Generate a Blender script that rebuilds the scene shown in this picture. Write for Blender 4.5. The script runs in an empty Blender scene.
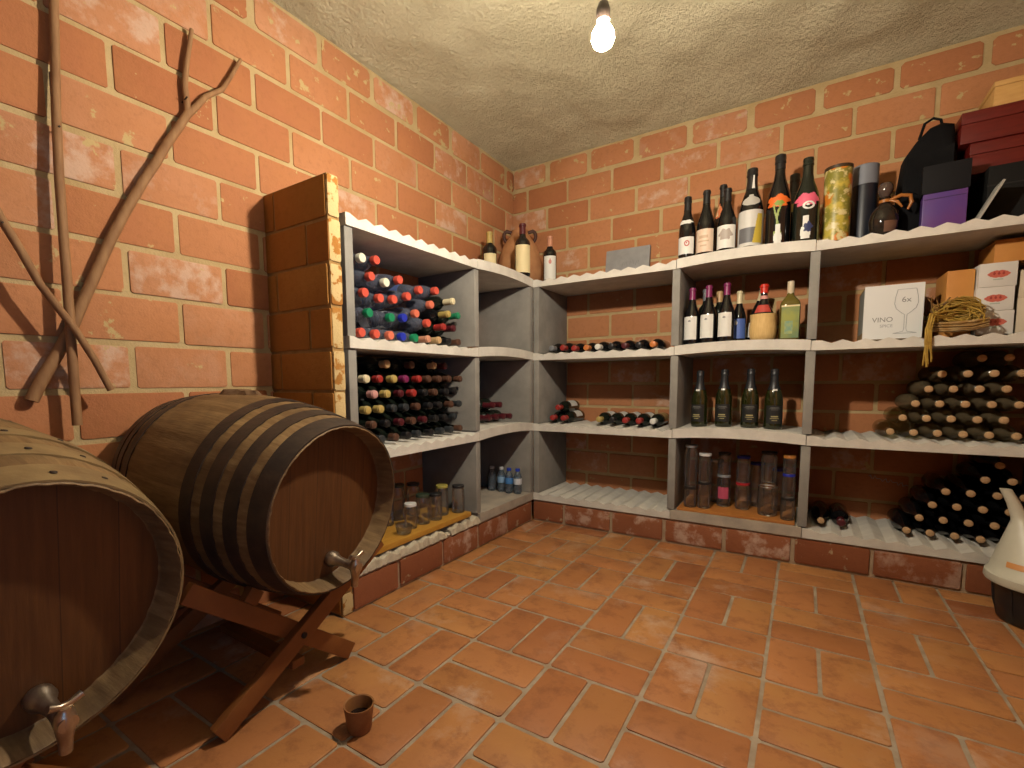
import bpy, bmesh, math, random
from mathutils import Vector, Matrix, noise
random.seed(7)
SC = bpy.context.scene
COL = SC.collection
S = 1.15                       # drawing units -> metres
PI = math.pi
def R_(d): return math.radians(d)

# ------------------------------------------------------------------ layout (drawing units)
LW, BW, CEIL = -0.351, 0.382, 2.147          # wall planes and ceiling height
RW, REAR = 2.10, -3.6
ZA, ZB, ZC, ZD = 1.317, 0.917, 0.522, 0.125  # undersides of the four shelf levels
L1, L2, R1, R2, R3 = -1.278, -0.539, 0.7565, 1.2955, 2.05
LAMP = (0.835, -1.20, 1.63)

# ------------------------------------------------------------------ materials
def node_mat(name):
    m = bpy.data.materials.new(name); m.use_nodes = True
    nt = m.node_tree; nt.nodes.clear()
    out = nt.nodes.new('ShaderNodeOutputMaterial')
    return m, nt, out
def rgba(c): return (c[0], c[1], c[2], 1.0)
def nd(nt, t, **kw):
    n = nt.nodes.new(t)
    for k, v in kw.items():
        if k in n.inputs: n.inputs[k].default_value = v
        else: setattr(n, k, v)
    return n
def mixc(nt, fac, a, b, blend='MIX'):
    n = nt.nodes.new('ShaderNodeMix'); n.data_type = 'RGBA'; n.blend_type = blend
    for sock, val in ((0, fac), (6, a), (7, b)):
        if hasattr(val, 'is_linked') or hasattr(val, 'links'): nt.links.new(val, n.inputs[sock])
        else: n.inputs[sock].default_value = val if sock == 0 else rgba(val)
    return n.outputs[2]
def ramp(nt, val, lo, hi):
    n = nt.nodes.new('ShaderNodeMapRange'); n.clamp = True
    nt.links.new(val, n.inputs[0]); n.inputs[1].default_value = lo; n.inputs[2].default_value = hi
    return n.outputs[0]
def math_(nt, op, a, b):
    n = nt.nodes.new('ShaderNodeMath'); n.operation = op
    for i, v in enumerate((a, b)):
        if isinstance(v, (int, float)): n.inputs[i].default_value = v
        else: nt.links.new(v, n.inputs[i])
    return n.outputs[0]
def coords(nt, scale=(1, 1, 1)):
    tc = nt.nodes.new('ShaderNodeTexCoord'); mp = nt.nodes.new('ShaderNodeMapping')
    mp.inputs['Scale'].default_value = scale
    nt.links.new(tc.outputs['Object'], mp.inputs[0]); return mp.outputs[0]
def noise_(nt, vec, scale, detail=4, rough=.55):
    n = nd(nt, 'ShaderNodeTexNoise', Scale=scale, Detail=detail, Roughness=rough)
    nt.links.new(vec, n.inputs['Vector']); return n.outputs[0]
def bump_(nt, h, strength, dist):
    b = nd(nt, 'ShaderNodeBump', Strength=strength, Distance=dist)
    nt.links.new(h, b.inputs['Height']); return b.outputs[0]

MC = {}
def simple(name, col, rough=.5, metal=0., var=0., scale=30, bump=0., bscale=80, stretch=(1, 1, 1), col2=None, spec=.5, coat=0., lo=.35, hi=.65):
    if name in MC: return MC[name]
    m, nt, out = node_mat(name)
    p = nd(nt, 'ShaderNodeBsdfPrincipled')
    p.inputs['Base Color'].default_value = rgba(col); p.inputs['Roughness'].default_value = rough
    p.inputs['Metallic'].default_value = metal; p.inputs['Specular IOR Level'].default_value = spec
    p.inputs['Coat Weight'].default_value = coat
    if var or col2 or bump:
        v = coords(nt, stretch)
    if var or col2:
        n = ramp(nt, noise_(nt, v, scale), lo, hi)
        c2 = col2 if col2 else tuple(x * (1 - var) for x in col)
        nt.links.new(mixc(nt, n, col, c2), p.inputs['Base Color'])
    if bump:
        nt.links.new(bump_(nt, noise_(nt, v, bscale, 5), bump, .004), p.inputs['Normal'])
    nt.links.new(p.outputs[0], out.inputs[0])
    MC[name] = m; return m

def glass(name, tint=(.95, .97, .95), gloss=.05, edge=.55, body=None, bodyw=0., bump=0):
    """thin clear glass or plastic: see-through, mirror-like towards its edges"""
    if name in MC: return MC[name]
    m, nt, out = node_mat(name)
    tr = nd(nt, 'ShaderNodeBsdfTransparent'); tr.inputs[0].default_value = rgba(tint)
    gl = nd(nt, 'ShaderNodeBsdfGlossy'); gl.inputs['Roughness'].default_value = gloss
    lw = nd(nt, 'ShaderNodeLayerWeight', Blend=.35)
    if bump:
        b = bump_(nt, noise_(nt, coords(nt), bump, 3), 1., .02)
        nt.links.new(b, gl.inputs['Normal']); nt.links.new(b, lw.inputs['Normal'])
    f = math_(nt, 'MULTIPLY', lw.outputs['Fresnel'], edge)
    f = math_(nt, 'ADD', f, .05)
    mx = nt.nodes.new('ShaderNodeMixShader'); nt.links.new(f, mx.inputs[0])
    nt.links.new(tr.outputs[0], mx.inputs[1]); nt.links.new(gl.outputs[0], mx.inputs[2])
    last = mx
    if body:
        d = nd(nt, 'ShaderNodeBsdfDiffuse'); d.inputs[0].default_value = rgba(body)
        m2 = nt.nodes.new('ShaderNodeMixShader'); m2.inputs[0].default_value = bodyw
        nt.links.new(mx.outputs[0], m2.inputs[1]); nt.links.new(d.outputs[0], m2.inputs[2]); last = m2
    nt.links.new(last.outputs[0], out.inputs[0]); MC[name] = m; return m

def tone_attr(nt):
    a = nt.nodes.new('ShaderNodeAttribute'); a.attribute_name = 'tone'
    s = nt.nodes.new('ShaderNodeSeparateColor'); nt.links.new(a.outputs['Color'], s.inputs[0])
    return s.outputs
def brick_material(name, ca, cb, cc, mortar, efflo=.72):
    m, nt, out = node_mat(name)
    v = coords(nt); t = tone_attr(nt)
    c = mixc(nt, t[0], ca, cb)
    c = mixc(nt, math_(nt, 'MULTIPLY', ramp(nt, t[1], .55, 1.), .7), c, tuple(min(1, x * f) for x, f in zip(ca, (1.12, 1.30, 1.55))))
    c = mixc(nt, math_(nt, 'MULTIPLY', ramp(nt, noise_(nt, v, 5, 5), .38, .7), .75), c, cc)
    c = mixc(nt, math_(nt, 'MULTIPLY', ramp(nt, noise_(nt, v, 42, 6, .7), .5, .75), .35), c, tuple(x * .62 for x in cc))
    # lime bloom on some bricks
    e = math_(nt, 'MULTIPLY', ramp(nt, noise_(nt, v, 9, 6, .65), .5, .62), ramp(nt, t[1], efflo, efflo + .1))
    c = mixc(nt, math_(nt, 'MULTIPLY', e, .6), c, (.74, .55, .43))
    # mortar smeared over brick faces
    s = math_(nt, 'ADD', noise_(nt, v, 16, 5, .6), math_(nt, 'MULTIPLY', t[2], .4))
    c = mixc(nt, ramp(nt, s, .69, .73), c, mortar)
    p = nd(nt, 'ShaderNodeBsdfPrincipled', Roughness=.85); p.inputs['Specular IOR Level'].default_value = .25
    nt.links.new(c, p.inputs['Base Color'])
    h = math_(nt, 'ADD', noise_(nt, v, 28, 6, .65), math_(nt, 'MULTIPLY', noise_(nt, v, 150, 3), .35))
    nt.links.new(bump_(nt, h, .55, .006), p.inputs['Normal'])
    nt.links.new(p.outputs[0], out.inputs[0]); return m

M_MORTAR = simple('mortar', (.64, .47, .24), .9, col2=(.54, .37, .17), scale=9, bump=.7, bscale=120)
M_BRICK = brick_material('brick', (.63, .275, .128), (.47, .170, .074), (.55, .225, .090), (.62, .45, .21))
M_PILLAR = brick_material('pillar_brick', (.46, .20, .042), (.37, .14, .028), (.41, .17, .034), (.66, .48, .23), 2.)
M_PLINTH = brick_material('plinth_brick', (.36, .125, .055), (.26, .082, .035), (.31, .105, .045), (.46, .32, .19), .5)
M_GROUT = simple('grout', (.33, .24, .155), .85, col2=(.45, .36, .26), scale=14, bump=.4, bscale=150)

def floor_material():
    m, nt, out = node_mat('terracotta_tile'); v = coords(nt); t = tone_attr(nt)
    c = mixc(nt, t[0], (.55, .225, .080), (.31, .095, .034))
    c = mixc(nt, math_(nt, 'MULTIPLY', t[1], .75), c, (.58, .285, .090))
    c = mixc(nt, math_(nt, 'MULTIPLY', ramp(nt, noise_(nt, v, 4.5, 6, .6), .4, .65), .7), c, (.46, .185, .070))
    c = mixc(nt, math_(nt, 'MULTIPLY', ramp(nt, noise_(nt, v, 11, 7, .7), .50, .68), .7), c, (.25, .085, .035))
    w = math_(nt, 'MULTIPLY', ramp(nt, noise_(nt, v, 3.1, 8, .72), .54, .66), ramp(nt, t[2], .2, .8))
    c = mixc(nt, math_(nt, 'MULTIPLY', w, .65), c, (.62, .45, .34))
    p = nd(nt, 'ShaderNodeBsdfPrincipled'); p.inputs['Specular IOR Level'].default_value = .4
    nt.links.new(c, p.inputs['Base Color'])
    r = math_(nt, 'ADD', math_(nt, 'MULTIPLY', noise_(nt, v, 12, 5), .3), .34)
    nt.links.new(r, p.inputs['Roughness'])
    nt.links.new(bump_(nt, noise_(nt, v, 30, 6, .6), .35, .004), p.inputs['Normal'])
    nt.links.new(p.outputs[0], out.inputs[0]); return m
M_TILE = floor_material()

def ceiling_material():
    m, nt, out = node_mat('rough_plaster'); v = coords(nt)
    c = mixc(nt, ramp(nt, noise_(nt, v, 2.2, 5), .38, .62), (.93, .83, .56), (.78, .68, .44))
    c = mixc(nt, math_(nt, 'MULTIPLY', ramp(nt, noise_(nt, v, 30, 6, .7), .5, .7), .4), c, (.94, .86, .62))
    p = nd(nt, 'ShaderNodeBsdfPrincipled', Roughness=.95); p.inputs['Specular IOR Level'].default_value = .1
    nt.links.new(c, p.inputs['Base Color'])
    h = math_(nt, 'ADD', noise_(nt, v, 26, 8, .75), math_(nt, 'MULTIPLY', noise_(nt, v, 62, 4, .7), .8))
    nt.links.new(bump_(nt, h, 1., .026), p.inputs['Normal'])
    nt.links.new(p.outputs[0], out.inputs[0]); return m
M_CEIL = ceiling_material()
M_SHELF = simple('pale_cement', (.78, .73, .65), .85, col2=(.66, .61, .54), scale=11, bump=.35, bscale=140)
M_UPR = simple('grey_cement', (.33, .305, .27), .85, col2=(.25, .235, .21), scale=7, bump=.3, bscale=160)

def wood(name, a, b, stretch=(1.2, 14, 14), rough=.55, scale=6, bump=.25):
    return simple(name, a, rough, col2=b, scale=scale, stretch=stretch, bump=bump, bscale=10, lo=.3, hi=.7)
def barrel_wood(name, a, b, dirt):
    if name in MC: return MC[name]
    m, nt, out = node_mat(name)
    v = coords(nt, (1.6, 16, 16)); v2 = coords(nt); t = tone_attr(nt)
    c = mixc(nt, ramp(nt, noise_(nt, v, 5, 6), .3, .7), a, b)
    c = mixc(nt, math_(nt, 'MULTIPLY', t[0], .6), c, tuple(x * .7 for x in b))
    c = mixc(nt, math_(nt, 'MULTIPLY', ramp(nt, noise_(nt, v2, 6, 6, .65), .45, .68), .6), c, dirt)
    p = nd(nt, 'ShaderNodeBsdfPrincipled', Roughness=.6)
    nt.links.new(c, p.inputs['Base Color'])
    nt.links.new(bump_(nt, noise_(nt, v, 9, 6), .3, .004), p.inputs['Normal'])
    nt.links.new(p.outputs[0], out.inputs[0]); MC[name] = m; return m
def head_wood(name, a, b):
    """barrel head boards: upright planks with thin dark joints"""
    if name in MC: return MC[name]
    m, nt, out = node_mat(name)
    tc = nt.nodes.new('ShaderNodeTexCoord'); sp = nt.nodes.new('ShaderNodeSeparateXYZ')
    nt.links.new(tc.outputs['Object'], sp.inputs[0])
    f = math_(nt, 'MULTIPLY', sp.outputs[1], 1 / (.082 * S))
    fr = math_(nt, 'FRACT', math_(nt, 'ADD', f, 10.37), 0.)
    idx = math_(nt, 'FLOOR', math_(nt, 'ADD', f, 10.37), 0.)
    wn = nt.nodes.new('ShaderNodeTexWhiteNoise'); wn.noise_dimensions = '1D'; nt.links.new(idx, wn.inputs['W'])
    v = coords(nt, (16, 16, 1.4))
    c = mixc(nt, ramp(nt, noise_(nt, v, 5, 6), .3, .7), a, b)
    c = mixc(nt, math_(nt, 'MULTIPLY', wn.outputs[0], .45), c, tuple(x * .62 for x in b))
    edge = math_(nt, 'MINIMUM', fr, math_(nt, 'SUBTRACT', 1., fr))
    c = mixc(nt, ramp(nt, edge, .014, .004), c, (.045, .017, .007))
    p = nd(nt, 'ShaderNodeBsdfPrincipled', Roughness=.5)
    nt.links.new(c, p.inputs['Base Color'])
    nt.links.new(bump_(nt, noise_(nt, v, 8, 6), .25, .003), p.inputs['Normal'])
    nt.links.new(p.outputs[0], out.inputs[0]); MC[name] = m; return m

M_STAVE = barrel_wood('barrel_staves', (.34, .215, .09), (.18, .098, .036), (.055, .030, .013))
M_HEAD = head_wood('barrel_head', (.155, .060, .016), (.095, .034, .009))
M_HOOP = simple('black_iron', (.038, .030, .026), .5, .4, col2=(.07, .048, .034), scale=14, bump=.3, bscale=60)
M_HOOP2 = simple('tan_iron', (.30, .21, .095), .5, .15, col2=(.17, .11, .05), scale=10, bump=.3, bscale=60)
M_TAP = simple('worn_metal', (.52, .44, .34), .32, .9, col2=(.33, .26, .19), scale=30)
M_CRADLE = wood('cradle_wood', (.27, .095, .022), (.20, .065, .014), (10, 2, 2))
M_STICK = wood('bare_branch', (.40, .215, .095), (.27, .13, .055), (9, 9, 2), .75)
M_PLANK = wood('yellow_plank', (.58, .30, .045), (.48, .22, .03), (14, 2, 14), .5)
M_RUST = simple('bung_crust', (.10, .05, .022), .9, col2=(.20, .11, .05), scale=25, bump=1., bscale=60)
M_DARKG = simple('black_green_glass', (.010, .014, .010), .09, spec=.6)
M_GREENG = simple('dark_green_glass', (.017, .021, .004), .06, spec=.9)
M_OLIVE = glass('olive_glass', (.66, .56, .38), .10, .7, (.33, .245, .14), .34)
M_BLACKG = simple('black_glass', (.006, .006, .007), .08, spec=.6)
M_PALEGLASS = glass('pale_bottle_glass', (.80, .78, .62), .05, .6)
M_CLEAR = glass('clear_glass', (.96, .98, .98), .06, .75, (.70, .74, .76), .022)
M_PET = glass('clear_plastic', (.86, .90, .96), .16, 1.2, (.60, .66, .88), .13, bump=26)
M_WATER = glass('water_plastic', (.78, .88, .96), .12, 1., (.50, .66, .80), .10, bump=30)
def paint(name, c, r=.45, **k): return simple(name, c, r, **k)
CAPC = {'burgundy': (.085, .010, .016), 'red': (.36, .03, .025), 'gold': (.50, .36, .11), 'cream': (.80, .68, .42),
        'purple': (.22, .02, .10), 'tan': (.60, .38, .18), 'black': (.012, .012, .014), 'charcoal': (.03, .035, .04), 'grey': (.22, .22, .23),
        'white': (.80, .76, .70), 'orange': (.65, .20, .05), 'pink': (.62, .30, .27), 'green': (.02, .22, .10), 'brown': (.10, .045, .028),
        'copper': (.62, .28, .17)}
def cap_mat(c): return paint('foil_' + c, CAPC[c], .38)
PLC = {'red': (.66, .095, .06), 'white': (.85, .80, .62), 'green': (.01, .23, .10), 'blue': (.02, .035, .42), 'orange': (.80, .30, .10), 'salmon': (.70, .17, .10)}
def plc_mat(c): return paint('plastic_' + c, PLC[c], .4)
M_CORK = simple('cork_end', (.66, .42, .22), .8, col2=(.52, .30, .14), scale=120)
M_PAPER = paint('label_paper', (.82, .79, .73), .6)
M_CREAM = paint('cream_paper', (.82, .68, .38), .6)
M_INK = paint('grey_print', (.30, .29, .28), .6)

# ------------------------------------------------------------------ mesh helpers
class MB:
    def __init__(s): s.v = []; s.f = []; s.t = []
    def add(s, verts, faces, tone=(0, 0, 0)):
        b = len(s.v); s.v += [tuple(p) for p in verts]
        s.f += [tuple(b + i for i in f) for f in faces]; s.t += [tone] * len(faces)
        return s
    def box(s, x0, x1, y0, y1, z0, z1, M=None, bev=0.):
        bm = bmesh.new(); bmesh.ops.create_cube(bm, size=1)
        for v in bm.verts:
            v.co = Vector(((x0 + x1) / 2 + v.co.x * (x1 - x0), (y0 + y1) / 2 + v.co.y * (y1 - y0), (z0 + z1) / 2 + v.co.z * (z1 - z0)))
        if bev: bmesh.ops.bevel(bm, geom=bm.edges[:], offset=bev, segments=2, profile=.6, affect='EDGES')
        if M is not None: bmesh.ops.transform(bm, matrix=M, verts=bm.verts[:])
        bm.verts.index_update()
        s.add([v.co.copy() for v in bm.verts], [[v.index for v in f.verts] for f in bm.faces]); bm.free(); return s
    def lathe(s, prof, n=24, M=None):
        """prof: (r, z) from bottom to top"""
        vs = []; fs = []; rings = []
        for r, z in prof:
            if r < 1e-6: rings.append([len(vs)]); vs.append(Vector((0, 0, z)))
            else:
                rings.append(list(range(len(vs), len(vs) + n)))
                vs += [Vector((r * math.cos(2 * PI * k / n), r * math.sin(2 * PI * k / n), z)) for k in range(n)]
        for a, b in zip(rings, rings[1:]):
            for k in range(n):
                k2 = (k + 1) % n
                if len(a) == 1 and len(b) == 1: continue
                if len(a) == 1: fs.append((a[0], b[k2], b[k]))
                elif len(b) == 1: fs.append((a[k], a[k2], b[0]))
                else: fs.append((a[k], a[k2], b[k2], b[k]))
        if M is not None: vs = [M @ v for v in vs]
        return s.add(vs, fs)
    def tube(s, pts, rad, n=10, caps=True):
        pts = [Vector(p) for p in pts]
        if not hasattr(rad, '__len__'): rad = [rad] * len(pts)
        vs = []; fs = []; up = None
        for i, p in enumerate(pts):
            d = (pts[min(i + 1, len(pts) - 1)] - pts[max(i - 1, 0)]).normalized()
            if up is None: up = d.orthogonal().normalized()
            up = (up - d * up.dot(d)).normalized(); w = d.cross(up)
            vs += [p + (up * math.cos(2 * PI * k / n) + w * math.sin(2 * PI * k / n)) * rad[i] for k in range(n)]
        for i in range(len(pts) - 1):
            for k in range(n):
                k2 = (k + 1) % n
                fs.append((i * n + k, i * n + k2, (i + 1) * n + k2, (i + 1) * n + k))
        if caps:
            fs.append(tuple(range(n - 1, -1, -1))); fs.append(tuple((len(pts) - 1) * n + k for k in range(n)))
        return s.add(vs, fs)
    def prism(s, poly, t0, t1, f):
        """poly of 2-D points swept from t0 to t1; f(a, b, t) gives the point"""
        n = len(poly)
        vs = [f(a, b, t0) for a, b in poly] + [f(a, b, t1) for a, b in poly]
        fs = [tuple(range(n - 1, -1, -1)), tuple(range(n, 2 * n))] + [(i, (i + 1) % n, n + (i + 1) % n, n + i) for i in range(n)]
        return s.add(vs, fs)
    def mesh(s, name, mat, smooth=40, tone=False, fix=True):
        me = bpy.data.meshes.new(name)
        me.from_pydata([(v[0] * S, v[1] * S, v[2] * S) for v in s.v], [], s.f)
        me.materials.append(mat)
        if tone:
            a = me.attributes.new('tone', 'FLOAT_COLOR', 'FACE')
            a.data.foreach_set('color', [c for t in s.t for c in (t[0], t[1], t[2], 1.)])
        if fix:
            bm = bmesh.new(); bm.from_mesh(me); bmesh.ops.recalc_face_normals(bm, faces=bm.faces[:]); bm.to_mesh(me); bm.free()
        if smooth:
            me.polygons.foreach_set('use_smooth', [True] * len(me.polygons)); me.set_sharp_from_angle(angle=R_(smooth))
        me.update(); return me

def put(name, me, parent=None, loc=(0, 0, 0), rot=None):
    o = bpy.data.objects.new(name, me); COL.objects.link(o)
    o.location = [c * S for c in loc]
    if rot is not None:
        if isinstance(rot, Matrix): o.rotation_euler = rot.to_euler()
        else: o.rotation_euler = rot
    if parent is not None: o.parent = parent
    return o
def tag(o, label=None, cat=None, group=None, kind=None):
    if label: o['label'] = label
    if cat: o['category'] = cat
    if group: o['group'] = group
    if kind: o['kind'] = kind
    return o
def thing(name, label, cat, loc=(0, 0, 0), rot=None, group=None):
    return tag(put(name, None, None, loc, rot), label, cat, group)
CACHE = {}
def cached(key, fn):
    if key not in CACHE: CACHE[key] = fn()
    return CACHE[key]
def one(name, mb, mat, label, cat, group=None, loc=(0, 0, 0), rot=None, smooth=40):
    return tag(put(name, mb.mesh(name, mat, smooth), None, loc, rot), label, cat, group)

# ------------------------------------------------------------------ room shell
def brick_field(mb, u0, u1, rows, f, pitch, gap, depth, smear=lambda r: .0, rnd=random):
    """bricks standing proud of the mortar; rows: (z0, z1, phase); f(u, z, d) -> point"""
    for ri, row in enumerate(rows):
        z0, z1, ph = row[:3]; gp = row[3] if len(row) > 3 else gap; cc = 1.55 if gp > .02 else 1.
        k = math.floor((u0 - ph) / pitch)
        while ph + k * pitch < u1:
            a = max(ph + k * pitch + gp / 2, u0); b = min(ph + (k + 1) * pitch - gp / 2, u1); k += 1
            if b - a < .015: continue
            j = lambda s=(.007 if gp > .02 else .0022): rnd.uniform(-s, s)
            x0, x1, y0, y1 = a + j(), b + j(), z0 + gp / 2 + j(), z1 - gp / 2 + j()
            tone = (rnd.random(), rnd.random(), smear(ri))
            d = depth + rnd.uniform(-.0015, .0015)
            def ring(i, dep, c):
                p = []
                for (cx, cy, sx, sy) in ((x0, y0, 1, 1), (x1, y0, -1, 1), (x1, y1, -1, -1), (x0, y1, 1, -1)):
                    pts = [(cx + sx * i, cy + sy * (i + c)), (cx + sx * (i + c), cy + sy * i)]
                    if sx * sy < 0: pts.reverse()
                    p += pts
                return [f(u, z, dep) for u, z in p]
            r0 = ring(0, -.004, .0055 * cc * cc); r1 = ring(.0012, d * .75, .005 * cc * cc); r2 = ring(.0048, d, .0045 * cc * cc)
            n = 8; fs = []
            for base in (0, 8):
                fs += [(base + q, base + (q + 1) % n, base + 8 + (q + 1) % n, base + 8 + q) for q in range(n)]
            fs.append(tuple(range(16, 24)))
            mb.add(r0 + r1 + r2, fs, tone)

def wall(name, u0, u1, z0, z1, rows, f, thick, smear=lambda r: .0):
    base = MB(); base.prism([(u0, z0), (u1, z0), (u1, z1), (u0, z1)], 0, -thick, lambda a, b, t: f(a, b, t))
    w = tag(put(name, base.mesh(name, M_MORTAR, 0)), kind='structure')
    b = MB(); brick_field(b, u0 + .001, u1 - .001, rows, f, .2765, .0135, .0045, smear)
    put('bricks', b.mesh(name + '_bricks', M_BRICK, 35, tone=True, fix=True), w)
    return w
ZR = lambda r: .782 + .1365 * r
rows_left = [(ZR(r), ZR(r + 1), (-1.79 if r % 2 == 0 else -1.652)) + ((.026,) if r == 9 else ()) for r in range(-6, 10)]
rows_back = [(ZR(r), ZR(r + 1), (.31 if r % 2 == 0 else .172)) + ((.026,) if r == 9 else ()) for r in range(-6, 10)]
top_smear = lambda r: .22 if r == 15 else (.14 if r == 14 else random.choice((0, 0, 0, .1, .16)))
wall('wall_left', REAR, BW, 0, CEIL + .05, rows_left, lambda u, z, d: (LW + d, u, z), .12, top_smear)
wall('wall_back', LW, RW, 0, CEIL + .05, rows_back, lambda u, z, d: (u, BW - d, z), .12, top_smear)
wall('wall_rear', LW, RW, 0, CEIL + .05, rows_back, lambda u, z, d: (u, REAR + d, z), .12, top_smear)
DY0, DY1, DZ1 = -3.35, -2.55, 1.737          # unseen doorway beyond the boxes, added to let cool fill daylight in
def wall_with_fill_door():
    f = lambda u, z, d: (RW - d, u, z)
    base = MB(); b = MB()
    for u0, u1, z0, z1 in ((REAR, DY0, 0, CEIL + .05), (DY1, BW, 0, CEIL + .05), (DY0, DY1, DZ1, CEIL + .05)):
        base.prism([(u0, z0), (u1, z0), (u1, z1), (u0, z1)], 0, -.12, f)
        brick_field(b, u0 + .001, u1 - .001, [r for r in rows_left if r[0] > z0 - .14 and r[1] > z0 + .01], f, .2765, .0135, .0045)
    w = tag(put('wall_right', base.mesh('wall_right', M_MORTAR, 0)), kind='structure')
    put('bricks', b.mesh('wall_right_bricks', M_BRICK, 35, tone=True), w)
    d = tag(put('fill_door_1', None, None, (RW, (DY0 + DY1) / 2, 0)), kind='structure')
    fr = MB(); h = (DY1 - DY0) / 2
    for y0, y1, z0, z1 in ((-h, -h + .03, 0, DZ1), (h - .03, h, 0, DZ1), (-h + .03, h - .03, DZ1 - .03, DZ1)): fr.box(-.006, .10, y0 + .001, y1 - .001, z0, z1 - .001)
    put('fill_door_frame', fr.mesh('fill_door_frame', wood('door_wood', (.22, .10, .035), (.16, .07, .025)), 0), d)
wall_with_fill_door()

# ceiling: rough rendered plaster, coving down to the walls
def ceiling():
    mb = MB(); nx, ny = 96, 150
    x0, x1, y0, y1 = LW - .02, RW + .02, REAR, BW + .02
    vs = []
    for j in range(ny + 1):
        for i in range(nx + 1):
            x = x0 + (x1 - x0) * i / nx; y = y0 + (y1 - y0) * j / ny
            e = min(x - LW, RW - x, BW - y); e = max(e, 0)
            lift = .045 * (1 - math.exp(-e / .22))
            n = noise.fractal(Vector((x * 5, y * 5, 1.3)), 1., 2., 5) * .016 + noise.noise(Vector((x * 1.7, y * 1.7, 4))) * .022
            vs.append((x, y, CEIL + lift + n * min(1, e / .12 + .12)))
    w = nx + 1
    mb.add(vs, [(j * w + i, j * w + i + 1, (j + 1) * w + i + 1, (j + 1) * w + i) for j in range(ny) for i in range(nx)])
    o = put('ceiling', mb.mesh('ceiling', M_CEIL, 180)); tag(o, kind='structure')
ceiling()

# floor: square basket weave of terracotta tiles two to a cell
def floor():
    b = MB(); b.box(LW - .05, RW + .05, REAR, BW, -.06, -.0035)
    o = tag(put('floor', b.mesh('floor', M_GROUT, 0)), kind='structure')
    t = MB(); rnd = random.Random(11); C = .2568
    for i in range(-6, 10):
        for j in range(-12, 8):
            X = .9625 + i * C; Y = -.9745 + j * .2548
            if X > RW or X + C < LW or Y > BW or Y + C < REAR: continue
            vert = (i + j) % 2 == 1
            for q in range(2):
                g = .0042
                if vert: r = (X + q * C / 2, X + (q + 1) * C / 2, Y, Y + .2548)
                else: r = (X, X + C, Y + q * .1274, Y + (q + 1) * .1274)
                a0, a1, c0, c1 = r[0] + g + rnd.uniform(-.0015, .0015), r[1] - g + rnd.uniform(-.0015, .0015), r[2] + g + rnd.uniform(-.0015, .0015), r[3] - g + rnd.uniform(-.0015, .0015)
                a0, a1, c0, c1 = max(a0, LW), min(a1, RW), max(c0, REAR), min(c1, BW)
                if a1 - a0 < .02 or c1 - c0 < .02: continue
                tone = (rnd.random() ** 1.3, rnd.random() ** 1.5, rnd.random())
                tx, ty = rnd.uniform(-.0012, .0012), rnd.uniform(-.0012, .0012)
                def ring(i_, z, c):
                    p = []
                    for (cx, cy, sx, sy) in ((a0, c0, 1, 1), (a1, c0, -1, 1), (a1, c1, -1, -1), (a0, c1, 1, -1)):
                        pts = [(cx + sx * i_, cy + sy * (i_ + c)), (cx + sx * (i_ + c), cy + sy * i_)]
                        if sx * sy < 0: pts.reverse()
                        p += pts
                    return [(u, v, z + (tx * (1 if u > (a0 + a1) / 2 else -1) + ty * (1 if v > (c0 + c1) / 2 else -1)) * .8) for u, v in p]
                r0 = ring(0, -.008, .006); r1 = ring(.001, -.0015, .006); r2 = ring(.0045, .0, .005)
                fs = []
                for base in (0, 8): fs += [(base + k, base + (k + 1) % 8, base + 8 + (k + 1) % 8, base + 8 + k) for k in range(8)]
                fs.append(tuple(range(16, 24))); t.add(r0 + r1 + r2, fs, tone)
    put('tiles', t.mesh('floor_tiles', M_TILE, 35, tone=True), o)
floor()

# brick plinth under the shelving
def plinth(name, u0, u1, ph, f, depth, length):
    base = MB(); base.prism([(u0, 0), (u1, 0), (u1, .1245), (u0, .1245)], -.004, -length, lambda a, b, t: f(a, b, t))
    w = tag(put(name, base.mesh(name, simple('pale_mortar', (.50, .36, .23), .9, col2=(.40, .26, .16), scale=20, bump=.6, bscale=120), 0)), kind='structure')
    b = MB(); brick_field(b, u0, u1, [(.004, .122, ph)], f, .269, .014, .004, lambda r: random.choice((.05, .15, .22)))
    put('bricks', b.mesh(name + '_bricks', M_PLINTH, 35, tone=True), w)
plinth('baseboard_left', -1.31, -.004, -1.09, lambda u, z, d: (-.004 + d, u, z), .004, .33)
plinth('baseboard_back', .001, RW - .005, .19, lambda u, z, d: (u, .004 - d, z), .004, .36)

# brick pillar that closes the pillar end of the shelving
def pillar():
    x0, x1, y0, y1, z1 = LW, -.006, -1.36, -1.312, 1.464
    base = MB(); base.box(x0, x1 - .004, y0 + .004, y1, 0, z1 - .003)
    w = tag(put('brick_pillar', base.mesh('brick_pillar', simple('brown_mortar', (.44, .26, .09), .9, col2=(.34, .19, .06), scale=20, bump=.5, bscale=120), 0)), kind='structure')
    b = MB()
    ph = lambda r: -.088 - .23 if r % 2 else -.10
    zs = [1.464 - .1385 * k for k in range(12)]
    rows = []
    for k in range(10):
        rows.append((max(zs[k + 1], .0), zs[k], -.012 - .2765 if k % 2 == 0 else -.012 - .2765 + .17))
    rows.append((.001, zs[10], -.288))
    brick_field(b, x0, x1 - .002, rows, lambda u, z, d: (u, y0 + .004 - d, z), .2765, .010, .0045, lambda r: 0)
    for (za, zb, _) in rows:
        brick_field(b, y0 + .003, y1, [(za, zb, y0 - .01)], lambda u, z, d: (x1 - .004 + d, u, z), .2765, .008, .0045, lambda r: .62 if r in (0, 1) else .36)
    put('bricks', b.mesh('pillar_bricks', M_PILLAR, 35, tone=True), w)
pillar()

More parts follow.
